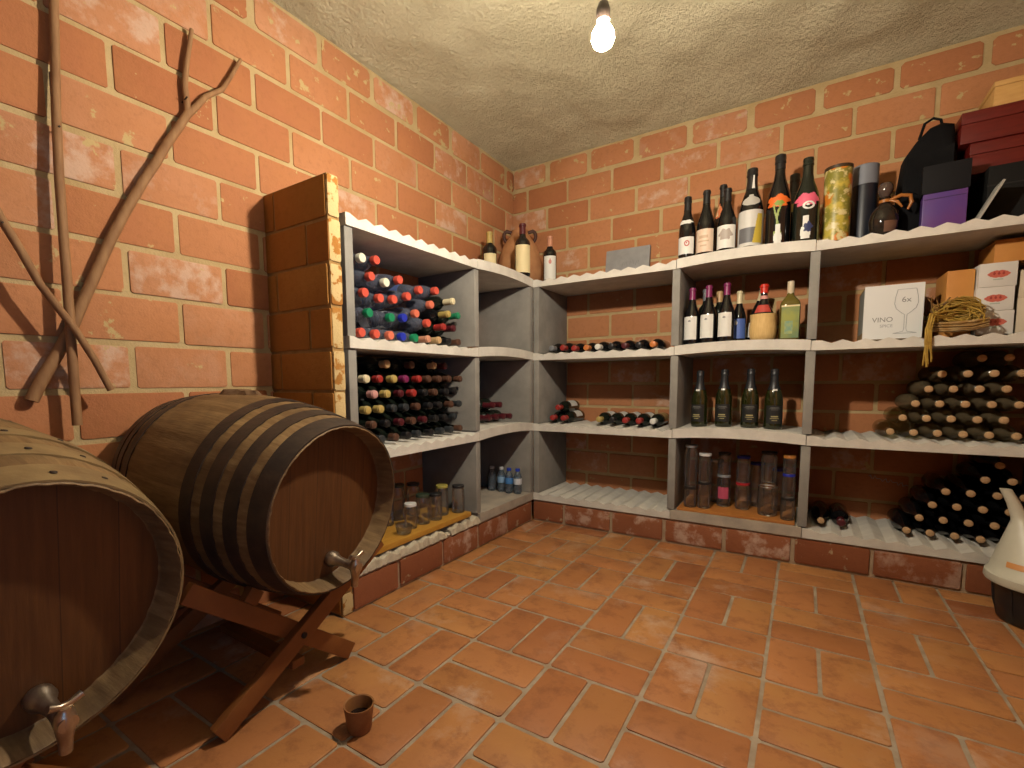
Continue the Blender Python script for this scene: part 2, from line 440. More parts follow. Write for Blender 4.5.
# ------------------------------------------------------------------ shelving
PITCH = {'LL': (-1.17, .071), 'BL': (.062, .072), 'BR': (1.364, .0712)}
SPAN = {'LL': (L1 - .018, L2), 'LS': (L2, 0.), 'BL': (0., R1), 'BS': (R1, R2), 'BR': (R2, R3)}
TH, AMP, RISE = .040, .0135, .012
def top_corr(bay, z, s):
    ph, p = PITCH[bay]; t = abs(((s - ph) / p + .5) % 1. - .5) * 2    # 0 in valley, 1 on ridge
    return z + TH - AMP * (1 - t)
def arch(bay, s):
    a, b = SPAN[bay]; t = (s - a) / (b - a) * 2 - 1
    return RISE * max(0., 1 - t * t)
def shelf_poly(bay, z):
    a, b = SPAN[bay]
    g = .0012
    a2, b2 = a + g, b - g
    if bay in PITCH:
        ph, p = PITCH[bay]; pts = [a2, b2]
        k0 = math.ceil((a2 + .02 - ph) / (p / 2)); k = k0
        while ph + k * p / 2 < b2 - .012:
            pts.append(ph + k * p / 2 - .002 * (k % 2)); pts.append(ph + k * p / 2 + .002) if k % 2 else None
            k += 1
        pts = sorted(x for x in pts if x is not None)
        top = [(s, top_corr(bay, z, s)) for s in pts]
        top[0] = (a2, z + TH); top[-1] = (b2, z + TH)
        top.insert(1, (a2 + .018, z + TH)); top.insert(-1, (b2 - .018, z + TH))
        top = sorted(top, key=lambda q: q[0])
        return [(a2, z), (b2, z)] + top[::-1]
    n = 18; ss = [a2 + (b2 - a2) * i / n for i in range(n + 1)]
    flat = z < .2
    low = [(s, z + (0 if flat else arch(bay, s))) for s in ss]
    up = [(s, z + TH + .004 + (0 if flat else arch(bay, s))) for s in ss]
    return low + up[::-1]
fL = lambda a, b, t: (t, a, b)      # pillar-wall run: a runs along y, t is x
fB = lambda a, b, t: (a, t, b)      # end-wall run: a runs along x, t is y
LV = {'A': (ZA, 'topmost'), 'B': (ZB, 'second from top'), 'C': (ZC, 'third from top'), 'D': (ZD, 'lowest')}
BAY = {'LL': 'the wide bay beside the brick pillar', 'LS': 'the narrow bay between pillar bay and corner',
       'BL': 'the wide bay next to the corner', 'BS': 'the narrow bay of standing bottles', 'BR': 'the wide bay of boxes'}
for bay in ('LL', 'LS', 'BL', 'BS', 'BR'):
    for lv, (z, word) in LV.items():
        kind = 'corrugated' if bay in PITCH else ('flat' if lv == 'D' else 'arched')
        mb = MB(); poly = shelf_poly(bay, z)
        if bay in ('LL', 'LS'): mb.prism(poly, LW + .006, .002, fL)
        else: mb.prism(poly, -.002, BW - .006, fB)
        if bay == 'LL' and lv == 'D': continue
        one(kind + '_shelf', mb, M_SHELF if not (bay in ('LS', 'BS') and lv == 'D') else simple('worn_cement', (.52, .44, .35), .85, col2=(.40, .34, .28), scale=12, bump=.4, bscale=120),
            f'{word} pale cement shelf, {kind}, in {BAY[bay]}', 'shelf', 'cement shelves', smooth=0)
mb = MB(); mb.box(LW + .006, -.0012, .0008, BW - .006, ZA, ZA + TH)
one('corner_shelf', mb, M_SHELF, 'flat cement shelf filling the room corner under the tan jug', 'shelf')
# the broken lowest shelf beside the pillar: a worn corrugated strip with a gap
def broken_strip(s0, s1, seed, label):
    rnd = random.Random(seed); mb = MB(); n = int((s1 - s0) / .0118); vs = []
    for i in range(n + 1):
        s = s0 + (s1 - s0) * i / n
        z = top_corr('LL', ZD, s) + rnd.uniform(-.004, .002)
        fx = .004 + rnd.uniform(-.005, .003)
        if i in (0, n): z -= .012
        vs += [(fx, s, ZD + .0005), (fx - .004, s, z - .006), (fx - .018, s, z), (LW + .01, s, z), (LW + .01, s, ZD + .0005)]
    fs = []
    for i in range(n):
        for q in range(5):
            a = i * 5 + q; b = i * 5 + (q + 1) % 5
            fs.append((a, b, b + 5, a + 5))
    fs += [(4, 3, 2, 1, 0), tuple(n * 5 + q for q in range(5))]
    mb.add(vs, fs); one('corrugated_shelf', mb, simple('chipped_cement', (.66, .57, .43), .9, col2=(.50, .42, .30), scale=25, bump=.7, bscale=90), label, 'shelf', 'cement shelves', smooth=25)
broken_strip(L1 - .015, -.80, 3, 'lowest corrugated shelf by the pillar, chipped end with broken corner')
broken_strip(-.765, L2 - .002, 5, 'short corrugated piece of lowest shelf beyond the broken gap')
mb = MB(); rr = random.Random(9)
mb.lathe([(0, 0), (.016, .001), (.019, .008), (.009, .014), (0, .015)], 9, Matrix.Translation((-.012, -.783, ZD + .0005)) @ Matrix.Diagonal((1, .8, 1, 1)))
one('cement_chip', mb, simple('chipped_cement', (.66, .57, .43)), 'broken cement chip lying in the gap of the lowest shelf', 'rubble', smooth=0)

TPAN = .018
UPR = [('L', L1, 'beside the brick pillar'), ('L', L2, 'between the two pillar wall bays'), ('L', -TPAN, 'at the corner, facing the pillar'),
       ('B', TPAN, 'at the corner, facing the boxes'), ('B', R1, 'beside the champagne bay, corner side'), ('B', R2, 'between champagne bay and box bay'), ('B', R3, 'at the far end of the box bay')]
for (run, s, where) in UPR:
    for (za, zb, lvl) in ((ZB, ZA, 'top tier'), (ZC, ZB, 'middle tier'), (ZD, ZC, 'lowest tier')):
        z0 = za + TH + (.0068 if abs(s - R2) < .1 or abs(s - R1) < .1 or abs(s - L2) < .1 or s == -TPAN else .0002)
        mb = MB()
        if za == ZD and run == 'L' and s == L1: z0 = ZD + TH + .003
        if run == 'L': mb.box(LW + .006, .0 if s == -TPAN else -.006, s - TPAN + .0006, s + TPAN - .0006, z0, zb - .0005, bev=.0025)
        else: mb.box(s - TPAN + .0006, s + TPAN - .0006, .004 if s > .1 else .0008, BW - .006, z0, zb - .0005, bev=.0025)
        one('concrete_upright', mb, M_UPR, f'grey cement upright of the {lvl}, {where}', 'shelf support', 'cement uprights')

# ------------------------------------------------------------------ bottles
def prof_bordeaux(H, R):
    return [(0, .012), (R * .6, .006), (R * .86, 0), (R * .97, .004), (R, .012), (R, H * .60), (R * .985, H * .635), (R * .90, H * .675), (R * .66, H * .715), (R * .47, H * .745),
            (R * .41, H * .79), (R * .385, H * .95), (R * .45, H * .953), (R * .45, H * .978), (R * .40, H * .982), (R * .40, H), (0, H)]
def prof_burgundy(H, R):
    return [(0, .012), (R * .6, .006), (R * .86, 0), (R * .97, .004), (R, .012), (R, H * .46), (R * .97, H * .51), (R * .87, H * .57), (R * .70, H * .64), (R * .52, H * .71), (R * .42, H * .77),
            (R * .37, H * .84), (R * .36, H * .95), (R * .43, H * .953), (R * .43, H * .978), (R * .37, H * .982), (R * .37, H), (0, H)]
def prof_champ(H, R):
    return [(0, .012), (R * .6, .006), (R * .86, 0), (R * .97, .004), (R, .014), (R, H * .44), (R * .97, H * .50), (R * .86, H * .58), (R * .68, H * .66), (R * .50, H * .73), (R * .42, H * .80),
            (R * .39, H * .90), (R * .44, H * .905), (R * .44, H * .925), (R * .41, H * .93), (R * .43, H * .965), (R * .40, H * .99), (R * .25, H), (0, H)]
def rad_at(prof, z):
    for (r0, z0), (r1, z1) in zip(prof, prof[1:]):
        if z0 <= z <= z1 and z1 > z0: return r0 + (r1 - r0) * (z - z0) / (z1 - z0)
    return prof[-1][0]
def sleeve(prof, z0, z1, off, n=20, cap=False):
    zs = sorted(set([z0, z1] + [z for r, z in prof if z0 < z < z1]))
    p = [(rad_at(prof, z0) - .001, z0)] + [(rad_at(prof, z) + off, z) for z in zs]
    if cap: p += [(p[-1][0] * .9, z1 + off), (0, z1 + off)]
    else: p += [(rad_at(prof, z1) - .001, z1)]
    return MB().lathe(p, n)
def patch(prof, th, half, z0, z1, off=.0007, nu=14, nv=10, mask=None):
    """part of the bottle's skin as a label, centred on angle th"""
    mb = MB(); vs = []; fs = []
    for j in range(nv + 1):
        z = z0 + (z1 - z0) * j / nv; r = rad_at(prof, z) + off
        for i in range(nu + 1):
            a = th + half * (2 * i / nu - 1); vs.append((r * math.cos(a), r * math.sin(a), z))
    w = nu + 1
    for j in range(nv):
        for i in range(nu):
            if mask and not mask((i + .5) / nu * 2 - 1, (j + .5) / nv * 2 - 1): continue
            fs.append((j * w + i, j * w + i + 1, (j + 1) * w + i + 1, (j + 1) * w + i))
    mb.add(vs, fs); return mb
PROF = {'bordeaux': prof_bordeaux, 'burgundy': prof_burgundy, 'champagne': prof_champ}
TOWARDS = R_(-90)
def bottle(label, loc, rot=None, kind='bordeaux', H=.262, R=.0335, glassm=M_DARKG, cap=None, capfrom=.80, labels=(), cork=False, group=None, name='wine_bottle', n=22, cat='bottle'):
    root = thing(name, label, cat, loc, rot, group)
    prof = PROF[kind](H, R)
    key = (kind, H, R)
    put('bottle_glass', cached(('g', key, glassm.name, n), lambda: MB().lathe(prof, n).mesh('bottle_glass', glassm, 50)), root)
    if cap:
        cm = cap_mat(cap) if isinstance(cap, str) else cap
        o = put('capsule', cached(('c', key, cm.name, capfrom), lambda: sleeve(prof, H * capfrom, H, .0009, 18, True).mesh('capsule', cm, 50)), root)
        o['label'] = (cap if isinstance(cap, str) else 'foil') + ' capsule'
    if cork:
        o = put('cork', cached(('k', key), lambda: MB().lathe([(0, H - .004), (R * .385, H - .004), (R * .385, H + .0045), (R * .33, H + .006), (0, H + .006)], 14).mesh('cork', M_CORK, 40)), root)
    for i, (nm, th, half, z0, z1, m, mask) in enumerate(labels):
        me = cached(('l', key, nm, th, half, z0, z1, m.name, mask), lambda: patch(prof, th, half, z0 * H, z1 * H, .0007 + .0003 * i, nu=26 if mask else 14, nv=24 if mask else 8, mask=MASK.get(mask)).mesh(nm, m, 60))
        put(nm, me, root)
    return root
def mk_blob(k, amp, seed):
    def f(u, v):
        a = math.atan2(v, u); r = math.hypot(u, v)
        return r < .80 + amp * math.sin(k * a + seed) + amp * .6 * math.sin((k + 3) * a + 2 * seed)
    return f
MASK = {'blob': mk_blob(5, .12, 1.), 'blob2': mk_blob(6, .10, 2.),
        'stems': lambda u, v: abs(u - .35 * v * v) < .10 or abs(u + .4 * v) < .09 or (abs(u) < .3 and v < -.75),
        'swirl': lambda u, v: abs(math.hypot(u, v) - .62) < .16 or math.hypot(u + .1, v - .1) < .22,
        'lines': lambda u, v: (abs(v - .5) < .14 and abs(u) < .6) or (abs(v) < .10 and abs(u) < .75) or (abs(v + .5) < .1 and abs(u) < .5),
        'vase': lambda u, v: abs(u) < .28 + .3 * (v < -.1) * (1 - abs(v + .5)) and v < .75,
        'wedge': lambda u, v: u > -.2 + .35 * v,
        'crest': lambda u, v: math.hypot(u, v * .8) < .55 or (abs(u) < .18 and v > 0)}
# orientation of lying bottles: neck towards the room
ROT_L = Matrix.Rotation(R_(90), 4, 'Y')              # neck along +x  (pillar-wall run)
ROT_B = Matrix.Rotation(R_(90), 4, 'X')              # neck along -y  (end-wall run)
def ordw(n): return ('first', 'second', 'third', 'fourth', 'fifth', 'sixth', 'seventh', 'eighth', 'ninth', 'tenth', 'eleventh')[n]

# --- dark wine bottles stacked in the middle tier beside the pillar
rnd = random.Random(21)
RB = .0335; DZ = .0572
capcycle = {(0, 0): 'burgundy', (1, 1): 'black', (2, 0): 'gold', (2, 1): 'gold', (3, 0): 'pink', (3, 1): 'gold', (3, 3): 'red', (4, 0): 'cream', (4, 1): 'red', (4, 2): 'gold', (4, 3): 'purple', (4, 4): 'red', (4, 5): 'brown', (5, 0): 'tan', (5, 2): 'tan'}
for row in range(6):
    y0 = -1.17 + (.0355 if row % 2 else 0.)
    ys = [y0 + .071 * k for k in range(9 if row % 2 == 0 else 8) if y0 + .071 * k < L2 - .056]
    if row == 5: ys = [ys[1], ys[3], ys[5], ys[6]]
    for k, y in enumerate(ys):
        c = capcycle.get((row, k)) or rnd.choice(['burgundy', 'black', 'black', 'black', 'charcoal', 'brown', 'charcoal', 'brown'])
        z = ZC + TH - AMP + RB + .003 + row * DZ
        bottle(f'dark wine bottle with {c} capsule, {ordw(k)} from the pillar in the {ordw(row)} row up',
               (-.328 + rnd.uniform(0, .012), y, z), ROT_L, 'bordeaux' if rnd.random() < .6 else 'burgundy', .262, RB, M_DARKG, c, .865, group='wine bottles stacked in the middle tier beside the pillar', n=18)

# --- plastic bottles lying in the top tier beside the pillar
def prof_pet(H, R):
    return [(0, .010), (R * .5, .002), (R * .8, 0), (R, .012), (R, H * .16), (R * .95, H * .18), (R, H * .20), (R, H * .34), (R * .94, H * .37), (R, H * .40), (R, H * .62), (R * .92, H * .70), (R * .70, H * .80), (R * .46, H * .865), (R * .40, H * .885), (R * .40, H * .93)]
def plastic_bottle(label, loc, rot, capc, H=.262, R=.034, tint=None, sleeve_c=None):
    root = thing('plastic_bottle', label, 'bottle', loc, rot, 'plastic bottles in the top tier beside the pillar')
    p = prof_pet(H, R)
    put('bottle_shell', cached(('pet', H, R), lambda: MB().lathe(p, 20).mesh('bottle_shell', M_PET, 60)), root)
    def capm():
        mb = MB(); n = 28; zs = [H * .915, H * .925, H * .985, H * .998]
        prof = [(R * .41, zs[0]), (R * .50, zs[0]), (R * .50, zs[2]), (R * .46, zs[3]), (0, zs[3])]
        return mb.lathe(prof, n).mesh('cap', plc_mat(capc), 35)
    o = put('cap', cached(('petcap', H, R, capc), capm), root); o['label'] = capc + ' screw cap'
    if sleeve_c:
        put('wrapper', cached(('petw', H, R, sleeve_c.name), lambda: sleeve(p, H * .42, H * .60, .0008).mesh('wrapper', sleeve_c, 50)), root)
    return root
PETS = [(-1.160, 1.249, 'white'), (-1.088, 1.256, 'red'), (-1.116, 1.192, 'red'), (-1.041, 1.182, 'white'), (-.972, 1.203, 'red'), (-1.150, 1.128, 'red'), (-1.076, 1.118, 'red'), (-1.004, 1.123, 'red'),
        (-.925, 1.146, 'red'), (-.847, 1.183, 'red'), (-.742, 1.196, 'red'), (-.778, 1.132, 'salmon'), (-1.130, 1.058, 'green'), (-1.020, 1.052, 'green'), (-.950, 1.058, 'blue'), (-.872, 1.084, 'salmon'), (-.800, 1.052, 'red'),
        (-1.170, .9828, 'red'), (-1.099, .9828, 'red'), (-1.028, .9828, 'salmon'), (-.957, .9828, 'blue'), (-.886, .9828, 'green')]
w1 = paint('white_wrapper', (.75, .73, .74), .5); w2 = paint('pink_wrapper', (.55, .30, .38), .5); w3 = paint('blue_wrapper', (.12, .17, .40), .5)
for i, (y, z, c) in enumerate(PETS):
    wrap = {(-1.020, 'green'): w1, (-.950, 'blue'): w1, (-1.028, 'salmon'): w1, (-.957, 'blue'): w1, (-1.130, 'green'): w1, (-.972, 'red'): w2, (-1.004, 'red'): w3, (-.847, 'red'): w3}.get((y, c))
    row = 'lowest row' if z < 1.0 else ('second row' if z < 1.09 else ('third row' if z < 1.15 else ('fourth row' if z < 1.21 else 'top of the pile')))
    same = sorted(q[0] for q in PETS if ('lowest row' if q[1] < 1.0 else ('second row' if q[1] < 1.09 else ('third row' if q[1] < 1.15 else ('fourth row' if q[1] < 1.21 else 'top of the pile')))) == row)
    plastic_bottle(f'clear plastic bottle with {c} cap, {ordw(same.index(y))} from the pillar, {row}', (-.338 + rnd.uniform(0, .006), y, z), ROT_L, c, sleeve_c=wrap)
LL1W = [(-.815, .9828, 'copper'), (-.744, .9828, 'tan'), (-.673, .9828, 'black'), (-.602, .9828, 'brown'), (-.709, 1.043, 'red'), (-.638, 1.043, 'burgundy'), (-.674, 1.103, 'gold'), (-.603, 1.103, 'green'), (-.640, 1.163, 'cream')]
for i, (y, z, c) in enumerate(LL1W):
    bottle(f'dark wine bottle with {c} capsule beside the plastic bottles, {ordw(i)} of nine', (-.325, y, z), ROT_L, 'bordeaux', .262, .0333, M_DARKG if i % 3 else M_BLACKG, c, group='wine bottles lying beside the plastic bottles', n=18)

# --- narrow bay beside the corner, middle tier: burgundy capsules
for i, (y, row) in enumerate([(-.12, 0), (-.19, 0), (-.26, 0), (-.33, 0), (-.225, 1), (-.295, 1), (-.365, 1)]):
    zt = ZC + TH + .004 + max(arch('LS', y - .01), arch('LS', y + .01)) + .0335 + .0012
    z = (zt if row == 0 else ZC + TH + .004 + arch('LS', -.26) + .0335 + .006 + .0595)
    if i == 6: continue
    bottle(f'burgundy capped bottle, {ordw(i if row == 0 else i - 4)} from the corner upright, {"bottom" if row == 0 else "upper"} row of narrow bay', (-.335, y, z), ROT_L, 'bordeaux', .262, .0333, M_DARKG, 'burgundy', .76,
           labels=(('label', R_(180), 1.1, .18, .48, M_PAPER, None),), group='wine bottles lying in the narrow corner bay', n=18)

# --- wide bay next to the corner: nine bottles lying in a row (top tier)
for i, c in enumerate(['grey', 'red', 'red', 'orange', 'white', 'black', 'burgundy', 'black', 'orange']):
    x = max(.0705, .062 + .072 * i) + (.0045 if i == 1 else 0)
    bottle(f'dark wine bottle with {c} capsule lying {ordw(i)} from the corner, upper row of nine', (x, .335 - .02 * (i > 3), ZB + TH - AMP + .0335 + (.0085 if i < 2 else .003)), ROT_B, 'bordeaux', .25, .0333, M_BLACKG, c, .80,
           group='nine wine bottles lying above the wide corner bay', labels=(('label', R_(90), 1.0, .2, .5, M_PAPER, None),) if i in (4,) else ())
for i, (x, up, c) in enumerate([(.072, 0, 'red'), (.140, 0, 'red'), (.106, 1, 'red'), (.350, 0, 'gold'), (.422, 0, 'black'), (.494, 0, 'red'), (.566, 0, 'red'), (.638, 0, 'white')]):
    where = ['first of three stacked by the corner', 'second of three stacked by the corner', 'on top of the two by the corner', 'first in the row of five', 'second in the row of five', 'third in the row of five', 'fourth in the row of five', 'last in the row of five'][i]
    bottle(f'dark wine bottle with {c} capsule, {where}', (x, .345, ZC + TH - AMP + .0335 + .0085 + up * .0600), ROT_B, 'bordeaux', .25, .0333, M_DARKG, c, .80,
           labels=(('label', R_(70), 1.15, .16, .52, M_PAPER if i != 7 else paint('kraft_label', (.42, .25, .09), .6), None),), group='wine bottles lying in the wide corner bay')

# --- box bay, middle tier: pale bottles with corks; lowest tier: black bottles with corks
def cork_stack(rows, z0, glassm, tier, kindf, grp):
    for row, (xs) in enumerate(rows):
        for k, x in enumerate(xs):
            g = kindf(row, k)
            bottle(f'{"black" if g is M_BLACKG else ("clear" if g is M_PALEGLASS else "olive")} bottle with bare cork, {ordw(k)} of the {ordw(row)} row up, {tier}', (x, .3655 + rnd.uniform(-.004, .003), z0 + row * DZ), ROT_B,
                   'burgundy', .2625, .0335, g, None, cork=True, group=grp, n=18)
seq = lambda a, n, p=.0712: [a + p * i for i in range(n)]
V0 = 1.364
cork_stack([seq(V0 + 3 * .0712, 6), seq(V0 + 3.5 * .0712, 5), seq(V0 + 4 * .0712, 5), seq(V0 + 4.5 * .0712, 4), seq(V0 + 5 * .0712, 4), seq(V0 + 6.5 * .0712, 2)],
           ZC + TH - AMP + RB + .0033, M_OLIVE, 'middle tier of box bay', lambda r, k: M_PALEGLASS if (r + k < 2) else M_OLIVE, 'corked bottles stacked in the middle tier under the boxes')
cork_stack([seq(V0 + 4 * .0712, 5), seq(V0 + 4.5 * .0712, 5), seq(V0 + 5 * .0712, 4), seq(V0 + 5.5 * .0712, 4), seq(V0 + 7 * .0712, 2), seq(V0 + 7.5 * .0712, 1)],
           ZD + TH - AMP + RB + .0033, M_BLACKG, 'lowest tier of box bay', lambda r, k: M_BLACKG, 'corked black bottles stacked in the lowest tier')
bottle('black bottle with pale cork lying beside the upright, lowest tier of box bay', (V0, .35, ZD + TH - AMP + RB + .0033), ROT_B, 'burgundy', .2625, .0335, M_BLACKG, None, cork=True, group='two black bottles lying by the lowest upright')
bottle('black bottle with burgundy capsule lying second from the upright, lowest tier', (V0 + .0712, .35, ZD + TH - AMP + RB + .0033), ROT_B, 'bordeaux', .2625, .0335, M_BLACKG, 'burgundy', group='two black bottles lying by the lowest upright')

# --- champagne standing in the middle tier
for i, x in enumerate((.855, .962, 1.072, 1.166)):
    z = ZC + TH + .004 + arch('BS', x) - .0004
    bottle(['champagne bottle with dark label, first from the corner side upright', 'champagne bottle with dark label, second of the four', 'champagne bottle with dark label, third of the four', 'champagne bottle with dark label, beside the box bay upright'][i],
           (x, .12, z), (0, 0, R_(-12 + 8 * i)), 'champagne', .272, .0375, M_GREENG, paint('dark_foil', (.02, .022, .026), .4), .66,
           labels=(('label', TOWARDS, .95, .10, .40, paint('charcoal_label', (.020, .021, .021), .4), None), ('print', TOWARDS, .8, .31, .38, paint('dim_print', (.16, .16, .15), .5), 'lines'), ('seal', TOWARDS, .62, .12, .25, paint('old_gold', (.42, .36, .17), .4), 'lines'), ('neck_badge', TOWARDS, .32, .64, .67, M_PAPER, None)),
           group='four champagne bottles standing', name='champagne_bottle', n=28)

# --- standing bottles in the top tier of the narrow bay
def bsz(x): return ZB + TH + .004 + arch('BS', x) - .0004
for i, x in enumerate((.8125, .885, .962)):
    bottle(f'dark wine bottle with purple capsule and square white label, {ordw(i)} from the upright', (x, .10, bsz(x)), (0, 0, R_(-8)), 'burgundy', .272, .0355, M_BLACKG, 'purple', .80,
           labels=(('label', TOWARDS, .93, .10, .50, M_PAPER, None), ('print', TOWARDS, .35, .40, .44, M_INK, 'crest')), group='three wine bottles with white labels standing', n=28)
bottle('dark bottle with grey capsule standing behind the white labelled bottles', (.846, .26, bsz(.846)), None, 'bordeaux', .285, .035, M_DARKG, 'grey')
bottle('dark bottle with tan capsule behind the white labelled bottles', (.912, .24, bsz(.912)), None, 'bordeaux', .262, .034, M_DARKG, 'tan')
bottle('slim dark bottle with cream capsule and blue label', (1.008, .17, bsz(1.008)), (0, 0, R_(-5)), 'burgundy', .240, .030, M_BLACKG, 'cream', .76,
       labels=(('label', TOWARDS, 1.2, .08, .46, paint('blue_label', (.10, .17, .50), .5), None), ('print', R_(-105), .5, .32, .44, M_PAPER, 'crest')))
bottle('dark bottle with cream capsule leaning behind the straw flask', (1.058, .235, bsz(1.058) + .004), (0, R_(9), 0), 'burgundy', .262, .031, M_BLACKG, 'cream', .74,
       labels=(('label', TOWARDS, 1., .08, .34, M_PAPER, None),))
# straw flask
def straw_flask():
    x = 1.112; root = thing('straw_flask', 'round flask in a pale straw basket with red capsule', 'bottle', (x, .105, bsz(x)))
    H = .247; p = [(0, .004), (.034, .002), (.045, .012), (.0505, .045), (.0495, .085), (.042, .118), (.030, .145), (.0195, .168), (.0140, .19), (.0128, .235), (.0155, .237), (.0155, .244), (.014, .2445), (.014, H), (0, H)]
    put('flask_glass', MB().lathe(p, 28).mesh('flask_glass', M_BLACKG, 50), root)
    mb = MB(); n = 56; vs = []; fs = []; prof = [(.0, .0), (.038, 0), (.0485, .012), (.0525, .03), (.0535, .05), (.0525, .07), (.0505, .09), (.051, .112), (.0515, .118), (.049, .118), (.047, .10)]
    for r, z in prof:
        for k in range(n):
            rr = r * (1 + .018 * (k % 2)) if r else 0
            vs.append((rr * math.cos(2 * PI * k / n), rr * math.sin(2 * PI * k / n), z))
    for j in range(len(prof) - 1):
        for k in range(n): fs.append((j * n + k, j * n + (k + 1) % n, (j + 1) * n + (k + 1) % n, (j + 1) * n + k))
    mb.add(vs, fs); put('straw_cover', mb.mesh('straw_cover', wood('straw', (.80, .54, .22), (.68, .42, .15), (30, 30, 4), .7), 60), root)
    q = sleeve(p, .212, .247, .0030, 20, True); put('capsule', q.mesh('capsule', paint('foil_bright_red', (.62, .03, .015), .35), 40), root)
    put('neck_label', patch(p, R_(-95), 1.0, .125, .158, .001).mesh('neck_label', paint('red_label', (.55, .07, .05), .5), 60), root)
    put('neck_band', sleeve(p, .185, .200, .002).mesh('neck_band', paint('pink_band', (.70, .32, .27), .5), 60), root)
straw_flask()
def square_bottle():
    x = 1.212; root = thing('square_bottle', 'square shouldered bottle with green and yellow label and cream capsule', 'bottle', (x, .125, bsz(x)), (0, 0, R_(5)))
    H = .258; R = .039; vs = []; fs = []; n = 32
    pr = [(.9, .002), (1, .008), (1, .150), (.97, .162), (.85, .174), (.55, .190), (.36, .200), (.33, .212), (.32, H)]
    for r, z in pr:
        e = 4. if r > .8 else 2.2
        for k in range(n):
            a = 2 * PI * k / n; c, s = math.cos(a), math.sin(a); q = (abs(c) ** e + abs(s) ** e) ** (-1 / e)
            vs.append((R * r * q * c, R * r * q * s, z))
    for j in range(len(pr) - 1):
        for k in range(n): fs.append((j * n + k, j * n + (k + 1) % n, (j + 1) * n + (k + 1) % n, (j + 1) * n + k))
    fs.append(tuple(range(n))); fs.append(tuple((len(pr) - 1) * n + k for k in range(n)))
    mb = MB(); mb.add(vs, fs); put('bottle_glass', mb.mesh('bottle_glass', simple('amber_green_glass', (.16, .12, .025), .08), 50), root)
    put('label', MB().box(-.033, .033, -R - .0012, -R - .0002, .012, .148).mesh('label', paint('green_label', (.36, .36, .075), .5, col2=(.17, .25, .12), scale=11), 0), root)
    put('label_band', MB().box(-.034, .034, -R - .0016, -R - .0006, .146, .153).mesh('label_band', M_CREAM, 0), root)
    put('label_picture', MB().box(-.020, .010, -R - .0017, -R - .0011, .03, .085).mesh('label_picture', paint('teal_print', (.20, .34, .24), .5, col2=(.42, .45, .16), scale=40), 0), root)
    put('capsule', MB().lathe([(R * .335, .205), (R * .35, .206), (R * .345, H + .001), (0, H + .002)], 18).mesh('capsule', paint('foil_ivory', (.78, .64, .44), .4), 40), root)
square_bottle()

# --- big bottles along the top of the narrow bay
def tz(x): return ZA + TH + .004 + arch('BS', x) - .0004
art = lambda n, c: paint(n, c, .5)
bottle('sparkling wine bottle with white collar and white label, nearest the corner on top', (.782, .09, tz(.782)), (0, 0, R_(-10)), 'champagne', .300, .0375, M_BLACKG, 'black', .78,
       labels=(('label', TOWARDS, 1.25, .10, .36, M_PAPER, None), ('collar', TOWARDS, 1.6, .555, .63, M_PAPER, 'blob2'), ('print', R_(-70), .4, .2, .32, art('red_print', (.55, .12, .10)), 'swirl')), n=28, name='sparkling_wine_bottle', group='bottles along the top shelf')
bottle('dark bottle with peach toned label, second from the corner on top', (.864, .09, tz(.864)), (0, 0, R_(-5)), 'burgundy', .304, .0395, M_BLACKG, 'black', .80,
       labels=(('label', TOWARDS, 1.2, .07, .41, art('peach_label', (.80, .60, .45)), None), ('print', TOWARDS, .8, .1, .36, art('sand_print', (.62, .42, .28)), 'lines')), n=28, group='bottles along the top shelf')
bottle('tall dark bottle with orange flower tag on its shoulder', (.918, .20, tz(.918)), (0, 0, R_(-20)), 'burgundy', .350, .039, M_BLACKG, 'black', .84,
       labels=(('flower_tag', R_(-115), 1.1, .53, .76, art('coral_print', (.72, .20, .08)), 'blob'), ('flower_spots', R_(-115), .7, .58, .72, M_CREAM, 'stems')), n=28, group='bottles along the top shelf')
bottle('dark bottle with grey and white picture label before the flower tagged one', (.953, .085, tz(.953)), (0, 0, 0), 'burgundy', .288, .0395, M_BLACKG, 'black', .80,
       labels=(('label', TOWARDS, 1.2, .07, .42, M_PAPER, None), ('print', TOWARDS, .9, .18, .38, art('taupe_print', (.45, .38, .33)), 'blob2')), n=28, group='bottles along the top shelf')
bottle('stout champagne bottle with white and yellow label and silver collar', (1.048, .095, tz(1.048)), (0, 0, R_(4)), 'champagne', .356, .0495, M_BLACKG, 'black', .74,
       labels=(('label', TOWARDS, 1.5, .04, .47, art('silver_label', (.66, .63, .58)), None), ('print', R_(-105), .75, .08, .26, art('slate_print', (.14, .14, .15)), None), ('stripe', R_(-62), .55, .07, .42, art('mustard', (.62, .46, .06)), 'wedge'), ('collar', TOWARDS, 1.6, .50, .66, art('pewter', (.50, .47, .42)), 'crest'), ('neck_tag', R_(-80), .3, .74, .90, M_PAPER, 'wedge')), n=30, name='champagne_bottle', group='bottles along the top shelf')
bottle('tall magnum painted with an orange flower on green stems', (1.153, .10, tz(1.153)), (0, 0, R_(3)), 'champagne', .392, .0475, M_BLACKG, 'black', .84,
       labels=(('flower', R_(-92), 1.25, .40, .56, art('flower_orange', (.85, .16, .02)), 'blob'), ('flower_heart', R_(-88), .5, .42, .49, art('leaf_green', (.24, .34, .05)), 'blob2'), ('stems', R_(-95), .8, .12, .44, art('stem_green', (.30, .36, .08)), 'stems'), ('vase', R_(-90), .6, .03, .26, M_PAPER, 'vase')), n=30, name='champagne_bottle', group='bottles along the top shelf')
bottle('dark magnum with gold collar standing behind the flower painted bottles', (1.203, .312, tz(1.203) + .0008), None, 'champagne', .375, .0465, M_BLACKG, 'black', .76,
       labels=(('collar', R_(-110), 1.2, .52, .62, art('gold_collar', (.50, .34, .05)), None),), n=28, name='champagne_bottle', group='bottles along the top shelf')
